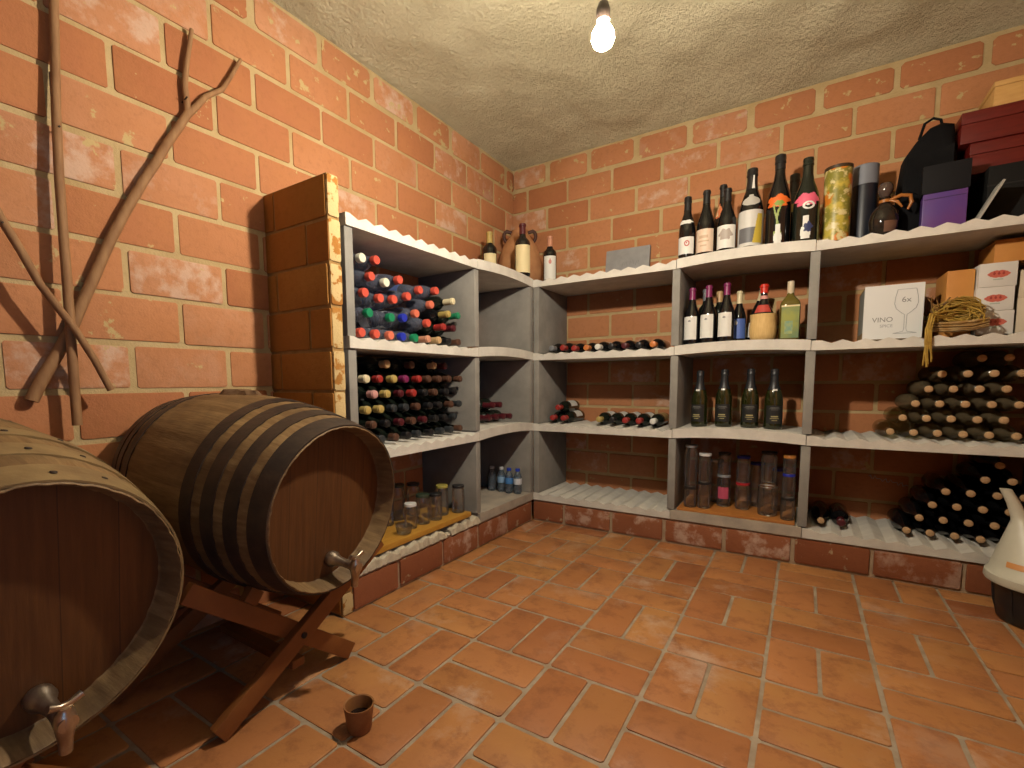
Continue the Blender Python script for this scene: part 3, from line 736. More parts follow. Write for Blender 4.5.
bottle('tall magnum painted with a pink flower and white vase', (1.2545, .085, tz(1.2545) + .0030), (0, 0, R_(6)), 'champagne', .352, .0475, M_DARKG, None, .84,
       labels=(('flower', R_(-92), 1.3, .40, .58, art('flower_pink', (.82, .13, .22)), 'blob2'), ('swirl', R_(-85), .6, .36, .48, M_PAPER, 'swirl'), ('vase', R_(-95), .7, .04, .34, M_PAPER, 'vase'), ('blue_print', R_(-85), .4, .10, .24, art('night_blue', (.03, .04, .12)), 'blob')), n=30, name='champagne_bottle', group='bottles along the top shelf')  # dark blue blob printed over the vase

# --- three bottles and the jug in the corner on top
bottle('dark bottle with gold capsule and cream label, farther back beside the jug', (-.215, -.107, ZA + TH + .004 + arch('LS', -.107) + .0022), (0, 0, R_(40)), 'bordeaux', .253, .0395, M_BLACKG, 'gold', .76,
       labels=(('label', TOWARDS, 1.0, .08, .52, M_CREAM, None),), group='three bottles standing on the corner shelf', n=28)
bottle('dark bottle with burgundy capsule and tall cream label before the jug', (-.033, -.058, ZA + TH + .004 + arch('LS', -.085) + .0004), (0, 0, R_(35)), 'bordeaux', .280, .0415, M_BLACKG, 'burgundy', .80,
       labels=(('label', TOWARDS, 1.2, .06, .58, M_CREAM, None),), group='three bottles standing on the corner shelf', n=28)
bottle('dark bottle with copper capsule and white label with red crest', (.0395, .128, ZA + TH + .0002), (0, 0, R_(28)), 'bordeaux', .257, .0375, M_BLACKG, 'copper', .78,
       labels=(('label', TOWARDS, 1.0, .06, .56, M_PAPER, None), ('crest', TOWARDS, .4, .36, .50, art('red_crest', (.62, .22, .18)), 'crest')), group='three bottles standing on the corner shelf', n=28)
def jug():
    root = thing('clay_jug', 'tan clay jug with two dark loop handles in the corner', 'jug', (-.195, .195, ZA + TH + .0002))
    m = simple('tan_clay', (.56, .27, .115), .8, col2=(.44, .19, .08), scale=14, bump=.3, bscale=60)
    p = [(0, 0), (.10, 0), (.128, .02), (.140, .07), (.138, .13), (.124, .19), (.102, .25), (.076, .29), (.056, .315), (.046, .33), (.050, .345), (.044, .346), (.040, .33), (0, .325)]
    put('jug_body', MB().lathe(p, 32).mesh('jug_body', m, 60), root)
    for s in (-1, 1):
        d = Vector((math.cos(R_(33)), math.sin(R_(33)), 0)) * s
        pts = [d * .080 + Vector((0, 0, .268))] + [d * (.070 + .026 * math.sin(a)) + Vector((0, 0, .312 - .034 * math.cos(a))) for a in [PI * k / 8 for k in range(1, 8)]] + [d * .050 + Vector((0, 0, .334))]
        put('handle', MB().tube(pts, .0105, 10).mesh('handle', simple('dark_handle', (.075, .028, .018), .6), 60), root)['label'] = 'dark loop handle'
jug()

# ------------------------------------------------------------------ grey plaque
mb = MB(); pq = thing('stone_plaque', 'small grey slate plaque leaning on the wall above the corner bay', 'plaque', (.412, .336, ZA + TH + .0012), (R_(-8), 0, 0))
put('slab', MB().box(-.121, .127, -.010, .010, 0, .185, bev=.002).mesh('slab', simple('grey_slate', (.36, .35, .35), .7, col2=(.31, .30, .30), scale=20, bump=.2, bscale=80), 30), pq)
mb = MB()
for (cx, cz, w) in ((-.01, .095, .03), (.03, .100, .022), (.062, .094, .02)):
    mb.tube([(cx - w / 2, -.0104, cz - .012), (cx - w / 4, -.0104, cz + .012), (cx, -.0104, cz - .004), (cx + w / 4, -.0104, cz + .014), (cx + w / 2, -.0104, cz - .010)], .0014, 5)
put('engraving', mb.mesh('engraving', paint('faint_engraving', (.25, .245, .25), .7), 0), pq)

# ------------------------------------------------------------------ top shelf over the box bay
ZT = ZA + TH
def tin():
    root = thing('gift_tube', 'round gift tube printed with yellow and orange flowers', 'tube', (1.362, .15, ZT + .0003))
    r, H = .0485, .318
    m, nt, out = node_mat('flower_print'); v = coords(nt)
    c = mixc(nt, ramp(nt, noise_(nt, v, 15, 3), .42, .52), (.60, .46, .075), (.27, .24, .04))
    c = mixc(nt, ramp(nt, noise_(nt, v, 9.5, 2), .53, .58), c, (.72, .22, .02))
    c = mixc(nt, ramp(nt, noise_(nt, v, 23, 3), .55, .60), c, (.74, .62, .30))
    p = nd(nt, 'ShaderNodeBsdfPrincipled', Roughness=.35); nt.links.new(c, p.inputs['Base Color']); nt.links.new(p.outputs[0], out.inputs[0])
    put('tube_body', MB().lathe([(0, .012), (r, .012), (r, H - .012), (0, H - .012)], 40).mesh('tube_body', m, 40), root)
    put('base_rim', MB().lathe([(0, 0), (r + .001, 0), (r + .0015, .014), (r - .002, .015)], 40).mesh('base_rim', paint('dark_brass', (.24, .15, .04), .35, metal=.6), 40), root)
    put('lid', MB().lathe([(r - .002, H - .014), (r + .0015, H - .012), (r + .0015, H), (r - .003, H + .001), (0, H - .002)], 40).mesh('lid', paint('dark_brown_rim', (.05, .03, .015), .4), 40), root)
tin()
def navy():
    root = thing('bottle_tube', 'dark navy bottle tube with grey lid, standing behind the decanter', 'tube', (1.458, .235, ZT + .0003), (0, 0, 0))
    r, H = .044, .33
    put('tube_body', MB().lathe([(0, 0), (r, 0), (r, H * .76), (0, H * .76)], 32).mesh('tube_body', paint('navy_card', (.014, .016, .026), .4), 40), root)
    put('lid', MB().lathe([(r - .002, H * .755), (r + .0016, H * .755), (r + .0016, H - .003), (r - .002, H), (0, H)], 32).mesh('lid', paint('blue_grey_card', (.22, .23, .27), .4), 40), root)
navy()
def decanter():
    root = thing('round_decanter', 'round dark decanter with ball stopper and amber ribbon', 'decanter', (1.516, .115, ZT + .0003))
    p = [(0, .003), (.026, 0), (.036, .006), (.046, .035), (.049, .065), (.044, .095), (.030, .118), (.017, .130), (.0145, .148), (.018, .150), (.018, .155), (0, .155)]
    put('bottle_glass', MB().lathe(p, 30).mesh('bottle_glass', simple('smoky_glass', (.022, .016, .013), .07), 50), root)
    st = [(0, .150), (.010, .152), (.012, .158), (.020, .168), (.0245, .182), (.0235, .197), (.0165, .210), (0, .214)]
    put('stopper', MB().lathe(st, 24).mesh('stopper', simple('smoky_stopper', (.09, .06, .05), .12), 50), root)
    mb = MB(); mb.lathe([(.0150, .133), (.0195, .134), (.0195, .145), (.0150, .146)], 20)
    mb.tube([(.015, -.012, .140), (.045, -.018, .150), (.075, -.010, .146), (.080, -.008, .120), (.070, -.008, .095)], [.006, .007, .008, .007, .004], 8)
    mb.tube([(.012, -.014, .138), (.035, -.022, .128), (.052, -.018, .105)], [.005, .006, .003], 8)
    put('ribbon', mb.mesh('ribbon', simple('amber_ribbon', (.42, .15, .03), .35), 50), root)
    put('label', patch(p, R_(-65), .5, .015, .055, .0008).mesh('label', paint('copper_label', (.17, .085, .055), .4), 60), root)
decanter()
def bag():
    root = thing('cloth_bag', 'black cloth bottle bag with carry loop behind the purple box', 'bag', (1.645, .245, ZT + .0003))
    outl = [(-.085, .0), (-.098, .10), (-.092, .22), (-.078, .325), (-.045, .372), (.0, .418), (.045, .428), (.085, .415), (.098, .30), (.102, .12), (.098, .0)]
    layers = [(-.075, .86), (-.062, .97), (-.02, 1.), (.05, 1.), (.085, .95), (.098, .84)]
    vs = []; fs = []; n = len(outl); rr = random.Random(4)
    for y, k in layers:
        for (x, z) in outl:
            zz = .2 + (z - .2) * (k if z > .2 else 1)
            vs.append((x * .84 * k + rr.uniform(-.003, .003), y - .03 * max(0, .25 - z) + .05 * max(0, z - .3) + rr.uniform(-.003, .003), max(0, zz)))
    for j in range(len(layers) - 1):
        for i in range(n): fs.append((j * n + i, j * n + (i + 1) % n, (j + 1) * n + (i + 1) % n, (j + 1) * n + i))
    fs.append(tuple(range(n))); fs.append(tuple((len(layers) - 1) * n + i for i in range(n)))
    mb = MB(); mb.add(vs, fs)
    clothm = simple('black_cloth', (.006, .006, .007), .9, spec=.12, col2=(.010, .010, .011), scale=9, bump=.6, bscale=14)
    put('bag_body', mb.mesh('bag_body', clothm, 50), root)
    mb = MB(); mb.prism([(-.066, .30), (.072, .33), (.072, .20), (.015, .135), (-.055, .18)], -.083, -.076, lambda a, b, t: (a, t + .06 * max(0, b - .3), b))
    put('flap', mb.mesh('flap', clothm, 30), root)
    put('carry_loop', MB().tube([(-.025, -.03, .385), (-.012, -.035, .440), (.012, -.038, .452), (.035, -.035, .442), (.045, -.03, .400)], .005, 8).mesh('carry_loop', clothm, 60), root)
bag()
def purple_box():
    root = thing('gift_box', 'black gift box with purple lower half before the black bag', 'box', (1.688, .118, ZT + .0003), (0, 0, R_(-3)))
    put('sleeve', MB().box(-.061, .061, -.045, .036, 0, .130, bev=.0015).mesh('sleeve', simple('purple_card', (.085, .045, .25), .35, col2=(.14, .045, .20), scale=4), 30), root)
    put('box_top', MB().box(-.066, .066, -.047, .038, .131, .232, bev=.002).mesh('box_top', simple('black_card', (.009, .009, .011), .7, spec=.2), 30), root)
    put('sleeve_line', MB().box(-.058, .058, -.0462, -.0448, .108, .111).mesh('sleeve_line', paint('dark_purple', (.05, .02, .12), .4), 0), root)
purple_box()
mb = MB(); mb.box(-.0035, .0035, -.04, .05, 0, .140, bev=.0012)
one('folded_leaflet', mb, paint('silver_paper', (.42, .40, .36), .4), 'thin silvery folded leaflet leaning between gift box and dark case', 'leaflet', loc=(1.765, .045, ZT - .0075), rot=(0, R_(25), R_(0)))
def case():
    root = thing('dark_case', 'black flat case at the end of the top shelf under red boxes', 'case', (1.92, .225, ZT + .0003))
    put('case_body', MB().box(-.118, .125, -.125, .135, 0, .200, bev=.006).mesh('case_body', simple('black_leatherette', (.008, .008, .008), .7, spec=.2, bump=.3, bscale=200), 30), root)
    put('seam', MB().box(-.1185, .1255, -.1265, -.120, .128, .133).mesh('seam', paint('matt_black', (.006, .006, .006), .7), 0), root)
case()
def red_box(label, x0, z0, h, dx, y0):
    root = thing('wooden_wine_box', label, 'box', (x0, y0, z0), None, 'red wooden wine boxes')
    W, D = .33 - dx, .20
    redm = wood('red_stained_wood', (.15, .010, .007), (.11, .007, .005), (2, 14, 14), .4)
    put('box_body', MB().box(0, W, 0, D, 0, h * .62, bev=.002).mesh('box_body', redm, 30), root)
    put('box_lid', MB().box(-.0012, W + .001, -.0012, D, h * .63, h, bev=.002).mesh('box_lid', redm, 30), root)
    mb = MB(); mb.box(.165 - dx, .185 - dx, -.006, .001, h * .42, h * .70, bev=.001)
    put('clasp', mb.mesh('clasp', paint('brass', (.75, .50, .20), .3, metal=.9), 30), root)
    put('emblem', MB().box(.160 - dx, .180 - dx, -.0022, -.0010, h * .80, h * .92).mesh('emblem', paint('stamped_gold', (.30, .14, .04), .4), 0), root)
red_box('deep red wooden wine box lying directly on the dark case', 1.762, ZT + .2010, .112, .02, .165)
red_box('deep red wooden wine box on top of the other red one', 1.731, ZT + .3135, .112, 0, .155)
mb = MB()
wb = thing('pale_wood_crate', 'pale plywood box on top of the red boxes under the ceiling', 'box', (1.815, .17, ZT + .4262))
put('crate_body', MB().box(0, .24, 0, .19, 0, .072, bev=.002).mesh('crate_body', wood('plywood', (.72, .42, .14), (.62, .33, .10), (2, 12, 12), .5), 30), wb)
put('crate_lid', MB().box(-.002, .242, -.002, .192, .0725, .090, bev=.002).mesh('crate_lid', wood('plywood', (.72, .42, .14), (.62, .33, .10)), 30), wb)
put('finger_hole_shade', MB().lathe([(0, 0), (.008, 0), (.008, .003), (0, .003)], 14, Matrix.Translation((.108, -.0005, .055)) @ Matrix.Rotation(R_(90), 4, 'X')).mesh('finger_hole_shade', paint('shadowed_hole', (.03, .015, .008), .8), 0), wb)  # solid disc; the shade inside a finger hole is put into its dark colour

# ------------------------------------------------------------------ box bay, top tier
ZV = ZB + TH + .0004
def text_mesh(txt, size, mat):
    cu = bpy.data.curves.new('lettering', 'FONT'); cu.body = txt; cu.size = size * S; cu.extrude = .0003 * S; cu.align_x = 'CENTER'; cu.align_y = 'CENTER'
    o = bpy.data.objects.new('lettering_tmp', cu); COL.objects.link(o)
    me = bpy.data.meshes.new_from_object(o.evaluated_get(bpy.context.evaluated_depsgraph_get()))
    bpy.data.objects.remove(o); bpy.data.curves.remove(cu); me.materials.clear(); me.materials.append(mat); me.name = 'lettering'; return me
def vino():
    root = thing('glassware_box', 'white carton with a wine glass drawing and VINO lettering', 'box', (1.563, .245, ZV), (0, 0, R_(0)))
    W, D, H = .0925, .125, .215
    put('carton', MB().box(-W + .001, W - .001, -D + .001, D, 0, H, bev=.0015).mesh('carton', simple('kraft_carton', (.50, .32, .15), .7), 30), root)
    put('front_print', MB().box(-W, W, -D - .0006, -D + .0008, .001, H - .001).mesh('front_print', paint('white_carton', (.86, .85, .83), .5), 0), root)
    put('side_print', MB().box(-W - .0006, -W + .0006, -D, D - .06, .03, H - .012).mesh('side_print', paint('grey_carton', (.42, .41, .37), .5), 0), root)
    ink = paint('pencil_grey', (.42, .42, .43), .6); y = -D - .0010
    # outline of the glass: bowl, stem, foot
    mb = MB(); cx, top = .040, H - .022
    bowl = [(-.028, top), (-.034, top - .03), (-.036, top - .055), (-.030, top - .075), (-.012, top - .093), (-.004, top - .099)]
    pts = [(cx + a, y, b) for a, b in bowl]; pts2 = [(cx - a, y, b) for a, b in bowl]
    mb.tube(pts, .0009, 6); mb.tube(pts2, .0009, 6); mb.tube([(cx - .028, y, top), (cx + .028, y, top)], .0008, 6)
    for s in (-1, 1): mb.tube([(cx + s * .004, y, top - .099), (cx + s * .0032, y, .040), (cx + s * .006, y, .028), (cx + s * .036, y, .021)], .0009, 6)
    mb.tube([(cx - .036, y, .021), (cx + .036, y, .021)], .0010, 6)
    put('glass_drawing', mb.mesh('glass_drawing', ink, 60), root)
    for t, sz, x, z, mm in (('6x', .030, .040, .152, M_INK), ('VINO', .027, -.031, .077, M_INK), ('SPICE', .017, -.018, .052, ink)):
        o = put('lettering', text_mesh(t, sz, mm), root, (x, y + .0002, z), (R_(90), 0, 0))
vino()
def white_box(i):
    z = ZV + i * .0866
    root = thing('white_carton', f'small white carton with red oval emblem, {["bottom", "middle", "topmost"][i]} of the stack of three', 'box', (1.853, .22, z), (0, 0, R_((1, -1.5, .5)[i])), 'white cartons stacked beside the raffia')
    put('carton', MB().box(-.050, .050, -.10, .12, 0, .0860, bev=.0015).mesh('carton', paint('offwhite_carton', (.80, .75, .69), .55), 30), root)
    mb = MB(); n = 28
    mb.prism([(.029 * math.cos(2 * PI * k / n) * (1 + .06 * math.cos(6 * PI * k / n * 2)), .013 * math.sin(2 * PI * k / n) * (1 + .10 * math.cos(10 * PI * k / n * 2))) for k in range(n)], -.1006, -.0998, lambda a, b, t: (a + .002, t, b + .045))
    put('emblem', mb.mesh('emblem', paint('emblem_red', (.66, .15, .10), .5), 0), root)
    mb = MB()
    for a in (-.012, 0, .012): mb.prism([(a - .004, .0), (a, .009), (a + .004, 0), (a, -.005)], -.1011, -.1004, lambda u, w, t: (u + .002, t, w + .046))
    put('emblem_detail', mb.mesh('emblem_detail', paint('emblem_dark', (.40, .05, .04), .5), 0), root)
    put('caption', MB().box(-.012, .014, -.1006, -.0998, .024, .028).mesh('caption', paint('pale_green_print', (.50, .55, .44), .6), 0), root)
for i in range(3): white_box(i)
def carton(label, x0, x1, y0, y1, z0, z1, m):
    root = thing('cardboard_box', label, 'box', ((x0 + x1) / 2, (y0 + y1) / 2, z0))
    w, d, h = (x1 - x0) / 2, (y1 - y0) / 2, z1 - z0
    put('carton', MB().box(-w, w, -d, d, 0, h, bev=.0015).mesh('carton', m, 30), root)
    put('flap_seam', MB().box(-w * .98, w * .98, -.0008, .0008, h - .0008, h + .0006).mesh('flap_seam', simple('seam_brown', (.25, .11, .03), .7), 0), root)
ORG = simple('orange_carton', (.72, .31, .07), .6, col2=(.66, .27, .06), scale=8)
carton('orange cardboard box standing behind the raffia bundle', 1.722, 1.800, .15, .34, ZV, 1.208, ORG)
carton('orange cardboard box on top of the white carton stack', 1.842, 1.965, .13, .33, ZV + .2602, 1.299, ORG)
CRM = simple('cream_carton', (.72, .60, .44), .6)
carton('cream cardboard box low beside the white carton stack', 1.912, 2.02, .13, .34, ZV, 1.085, CRM)
carton('cream cardboard box lying on the low cream box', 1.914, 2.02, .135, .34, 1.0860, 1.185, CRM)
def raffia():
    root = thing('raffia_bundle', 'golden raffia bundle with tail hanging over the shelf edge', 'raffia', (1.745, .068, ZV + .002))
    rr = random.Random(5); m1 = simple('raffia_gold', (.52, .33, .055), .6, col2=(.36, .20, .03), scale=40)
    mb = MB()
    for k in range(46):      # coils of the hank
        rx, rz = rr.uniform(.030, .070), rr.uniform(.022, .050); cy = rr.uniform(-.030, .030); cz = .052 + rr.uniform(0, .045); cx = rr.uniform(-.012, .012); tl = rr.uniform(-.5, .5); ph = rr.uniform(0, 6)
        pts = []
        for q in range(13):
            a = ph + q / 12 * 2 * PI * rr.uniform(.93, .97)
            x, z = rx * math.cos(a), rz * math.sin(a) * .9
            pts.append((cx + x, cy + .008 * math.sin(2 * a + ph), max(.004, cz + z + tl * x * .5)))
        mb.tube(pts, rr.uniform(.0018, .0032), 5)
    put('hank', mb.mesh('hank', m1, 60), root)
    mb = MB()
    for k in range(18):      # band around the bundle's lower side
        z = .012 + .030 * rr.random(); y = -.040 - .010 * rr.random()
        mb.tube([(-.075 + rr.uniform(-.01, .01), y + .02, z + .004), (-.03, y, z), (.03, y, z + rr.uniform(-.006, .006)), (.078, y + .02, z + .012)], rr.uniform(.002, .004), 5)
    put('tied_strands', mb.mesh('tied_strands', simple('raffia_pale', (.48, .32, .14), .45, col2=(.34, .18, .05), scale=30), 60), root)
    mb = MB()
    for k in range(9):
        x = -.092 + rr.uniform(-.012, .012); z1 = rr.uniform(-.120, -.085) if k < 6 else rr.uniform(-.06, -.03)
        mb.tube([(-.035 + rr.uniform(-.02, .02), -.02, .075 + rr.uniform(-.02, .02)), (x + .01, -.055, .060 + rr.uniform(-.01, .02)), (x, -.079, .02), (x + rr.uniform(-.004, .004), -.083, -.03), (x + rr.uniform(-.006, .01), -.082, z1)], rr.uniform(.0022, .0034), 5)
    put('tail', mb.mesh('tail', m1, 60), root)
    mb = MB()
    for k in range(16):      # loose dark strands fanning up towards the glass carton
        mb.tube([(-.03, rr.uniform(-.02, .02), .05), (-.065 + rr.uniform(-.012, .012), rr.uniform(-.03, .02), .085 + rr.uniform(-.01, .02)), (-.055 + rr.uniform(-.03, .05), rr.uniform(-.02, .02), .135 + rr.uniform(-.02, .014))], .0017, 5)
    put('loose_strands', mb.mesh('loose_strands', simple('raffia_dark', (.25, .12, .03), .6), 60), root)
raffia()

# ------------------------------------------------------------------ jars
def jar(label, x, y, z, r, h, lid, group, content=None, run='B', clip=False):
    root = thing('glass_jar', label, 'jar', (x, y, z), (0, 0, rnd.uniform(-.4, .4)), group)
    p = [(0, .004), (r * .8, .002), (r * .94, .0), (r, .006), (r, h * .76), (r * .95, h * .84), (r * .80, h * .90), (r * .80, h * .965)]
    put('jar_glass', cached(('jar', r, h), lambda: MB().lathe(p, 24).mesh('jar_glass', M_CLEAR, 50)), root)
    lm = {'black': (.018, .018, .02), 'white': (.80, .77, .74), 'blue': (.02, .03, .36), 'red': (.52, .02, .03), 'yellow': (.42, .36, .08), 'orange': (.50, .19, .04), 'silver': (.40, .44, .48), 'green': (.03, .05, .03), 'glass': (.5, .5, .5)}[lid]
    if lid == 'glass':
        put('lid', cached(('lidg', r, h), lambda: MB().lathe([(r * .80, h * .95), (r * .86, h * .955), (r * .86, h * .985), (r * .3, h), (0, h)], 24).mesh('lid', M_CLEAR, 50)), root)
    else:
        put('lid', cached(('lid', r, h, lid), lambda: MB().lathe([(r * .80, h - .0115), (r * .95, h - .0115), (r * .95, h - .0015), (r * .91, h), (0, h)], 24).mesh('lid', paint('lid_' + lid, lm, .35, metal=.3 if lid == 'silver' else 0.), 35)), root)['label'] = lid + ' screw lid'
    if clip:
        mb = MB(); a = [R_(q) for q in range(-150, -29, 15)]
        mb.tube([(r * .93 * math.cos(t), r * .93 * math.sin(t), h * .86) for t in [R_(q * 15) for q in range(25)]], .0016, 6)
        mb.tube([(-r * .9, -.005, h * .86), (-r * .6, -r * .85, h * .93), (r * .6, -r * .85, h * .93), (r * .9, -.005, h * .86)], .0018, 6)
        put('wire_clip', mb.mesh('wire_clip', paint('bright_wire', (.70, .69, .66), .3, metal=.9), 60), root)
    if content:
        put('sticker', patch(p, R_(-95), .8, h * .25, h * .62, .0008).mesh('sticker', paint('sticker_' + content, {'pink': (.62, .10, .18), 'brown': (.22, .11, .05)}[content], .5), 60), root)
    return root
# beside the pillar, on the yellow plank
def plank(label, x0, x1, y0, y1, z0, z1, rotz, m):
    cx, cy = (x0 + x1) / 2, (y0 + y1) / 2
    mb = MB(); mb.box(x0 - cx, x1 - cx, y0 - cy, y1 - cy, 0, z1 - z0, bev=.002)
    return one('wooden_plank', mb, m, label, 'plank', loc=(cx, cy, z0), rot=(0, 0, rotz))
plank('yellow wooden plank under the jars beside the pillar', -.325, -.012, -1.235, -.595, ZD + TH + .0022, .190, 0, M_PLANK)
plank('orange wooden plank under the stacked jars in the champagne bay', .785, 1.270, .012, .33, ZD + TH + .0045, .181, R_(-.4), wood('orange_plank', (.56, .22, .05), (.45, .16, .035), (2, 14, 14), .5))
JZ = .1903; G1 = 'jars on the yellow plank beside the pillar'
jar('short jar with white lid on the yellow plank', -.085, -.930, JZ, .0275, .105, 'white', G1)
jar('tall jar with dark green lid, next after the white lidded jar', -.085, -.852, JZ, .031, .128, 'green', G1)
jar('jar with black lid, before the yellow lidded jar', -.075, -.778, JZ, .029, .118, 'black', G1)
jar('tall jar with yellow lid on the yellow plank', -.100, -.702, JZ, .030, .138, 'yellow', G1)
jar('jar with black lid standing against the narrow bay upright', -.062, -.628, JZ, .030, .128, 'black', G1)
jar('jar with black lid in the back row behind the white lidded jar', -.20, -.955, JZ, .031, .150, 'black', G1)
jar('jar with dark green lid in the back row behind the tall jar', -.215, -.870, JZ, .031, .160, 'green', G1)
jar('jar with black lid in the back row behind the yellow lidded jar', -.21, -.775, JZ, .031, .150, 'black', G1)
mb = MB(); mb.lathe([(0, .004), (.024, .001), (.028, .004), (.034, .030), (.0345, .034), (.032, .032), (.026, .008), (0, .007)], 28)
one('glass_dish', mb, M_CLEAR, 'low round glass dish near the edge of the yellow plank', 'dish', loc=(-.052, -1.005, JZ))
# in the champagne bay: jars, a second tier stacked on their lids
KZ = .1815; G2 = 'jars stacked under the champagne'
low = [('black', .832, .075, .029, .100, None, False), ('black', .894, .085, .030, .127, None, False), ('silver', .968, .175, .0315, .155, 'pink', False), ('red', 1.052, .16, .0315, .128, None, False), ('glass', 1.160, .105, .0405, .152, None, True), ('black', 1.240, .06, .0275, .100, None, False)]
lowname = ['first in the row on the orange plank', 'second in the row on the orange plank', 'with pink sticker on the plank', 'in front on the plank', 'wide clip top', 'last on the plank beside the box bay upright']
up = [('silver', .832, .075, .030, .205), ('white', .894, .085, .029, .139), ('black', .968, .175, .030, .109), ('blue', 1.052, .16, .0305, .128), ('black', 1.160, .105, .033, .139), ('blue', 1.240, .06, .0255, .105)]
upname = ['tall jar with silver lid stacked over the first jar', 'jar with white lid stacked on the second jar', 'jar with black lid stacked over the pink stickered jar', 'jar with blue lid stacked on the red lidded jar', 'jar with black lid stacked on the wide clip top jar', 'small jar with blue lid stacked beside the box bay upright']
for (lid, x, y, r, h, c, cl), nm in zip(low, lowname):
    jar(('wide glass jar with wire clip lid standing on the orange plank' if cl else f'glass jar with {lid} lid, {nm}'), x, y, KZ, r, h, lid, G2, c, clip=cl)
for (lid, x, y, r, h), q, nm in zip(up, low, upname):
    jar(nm, x, y, KZ + q[4] + .0003, r, h, lid, G2)
jar('small jar with orange lid at the very top of the stack beside the upright', 1.240, .06, KZ + .100 + .105 + .0006, .025, .080, 'orange', G2)
jar('jar with white lid in the back row under the champagne', .925, .25, KZ, .032, .215, 'white', G2)
jar('jar with blue lid in the back row behind the clip top jar', 1.105, .255, KZ, .033, .215, 'blue', G2)
jar('jar with blue lid in the back row beside the box bay upright', 1.200, .22, KZ, .032, .200, 'blue', G2)

# water bottles in the narrow corner bay
for i, (x, y, c) in enumerate([(-.052, -.088, 'blue'), (-.104, -.096, 'blue'), (-.160, -.088, 'white'), (-.222, -.092, 'white')]):
    root = thing('water_bottle', ['small water bottle with blue cap and white wrapper, in front', 'small water bottle with blue cap and blue wrapper', 'small clear water bottle with pale cap and blue wrapper', 'small clear water bottle with pale cap at the back of the four'][i], 'bottle', (x, y, ZD + TH + .0044), None, 'water bottles in the narrow corner bay')
    H, r = .142, .0235; p = prof_pet(H, r)
    put('bottle_shell', cached('wb', lambda: MB().lathe(p, 22).mesh('bottle_shell', M_WATER, 60)), root)
    put('cap', cached(('wc', c), lambda: MB().lathe([(r * .42, H * .90), (r * .56, H * .90), (r * .56, H * .99), (r * .5, H), (0, H)], 20).mesh('cap', paint('water_cap_' + c, (.02, .06, .50) if c == 'blue' else (.62, .64, .66), .35), 40)), root)
    if i < 3: put('wrapper', cached(('ww', i), lambda: sleeve(p, H * .38, H * .62, .0006).mesh('wrapper', paint(f'water_wrap_{"abc"[i]}', ((.72, .76, .82), (.08, .26, .62), (.30, .50, .75))[i], .4), 50)), root)

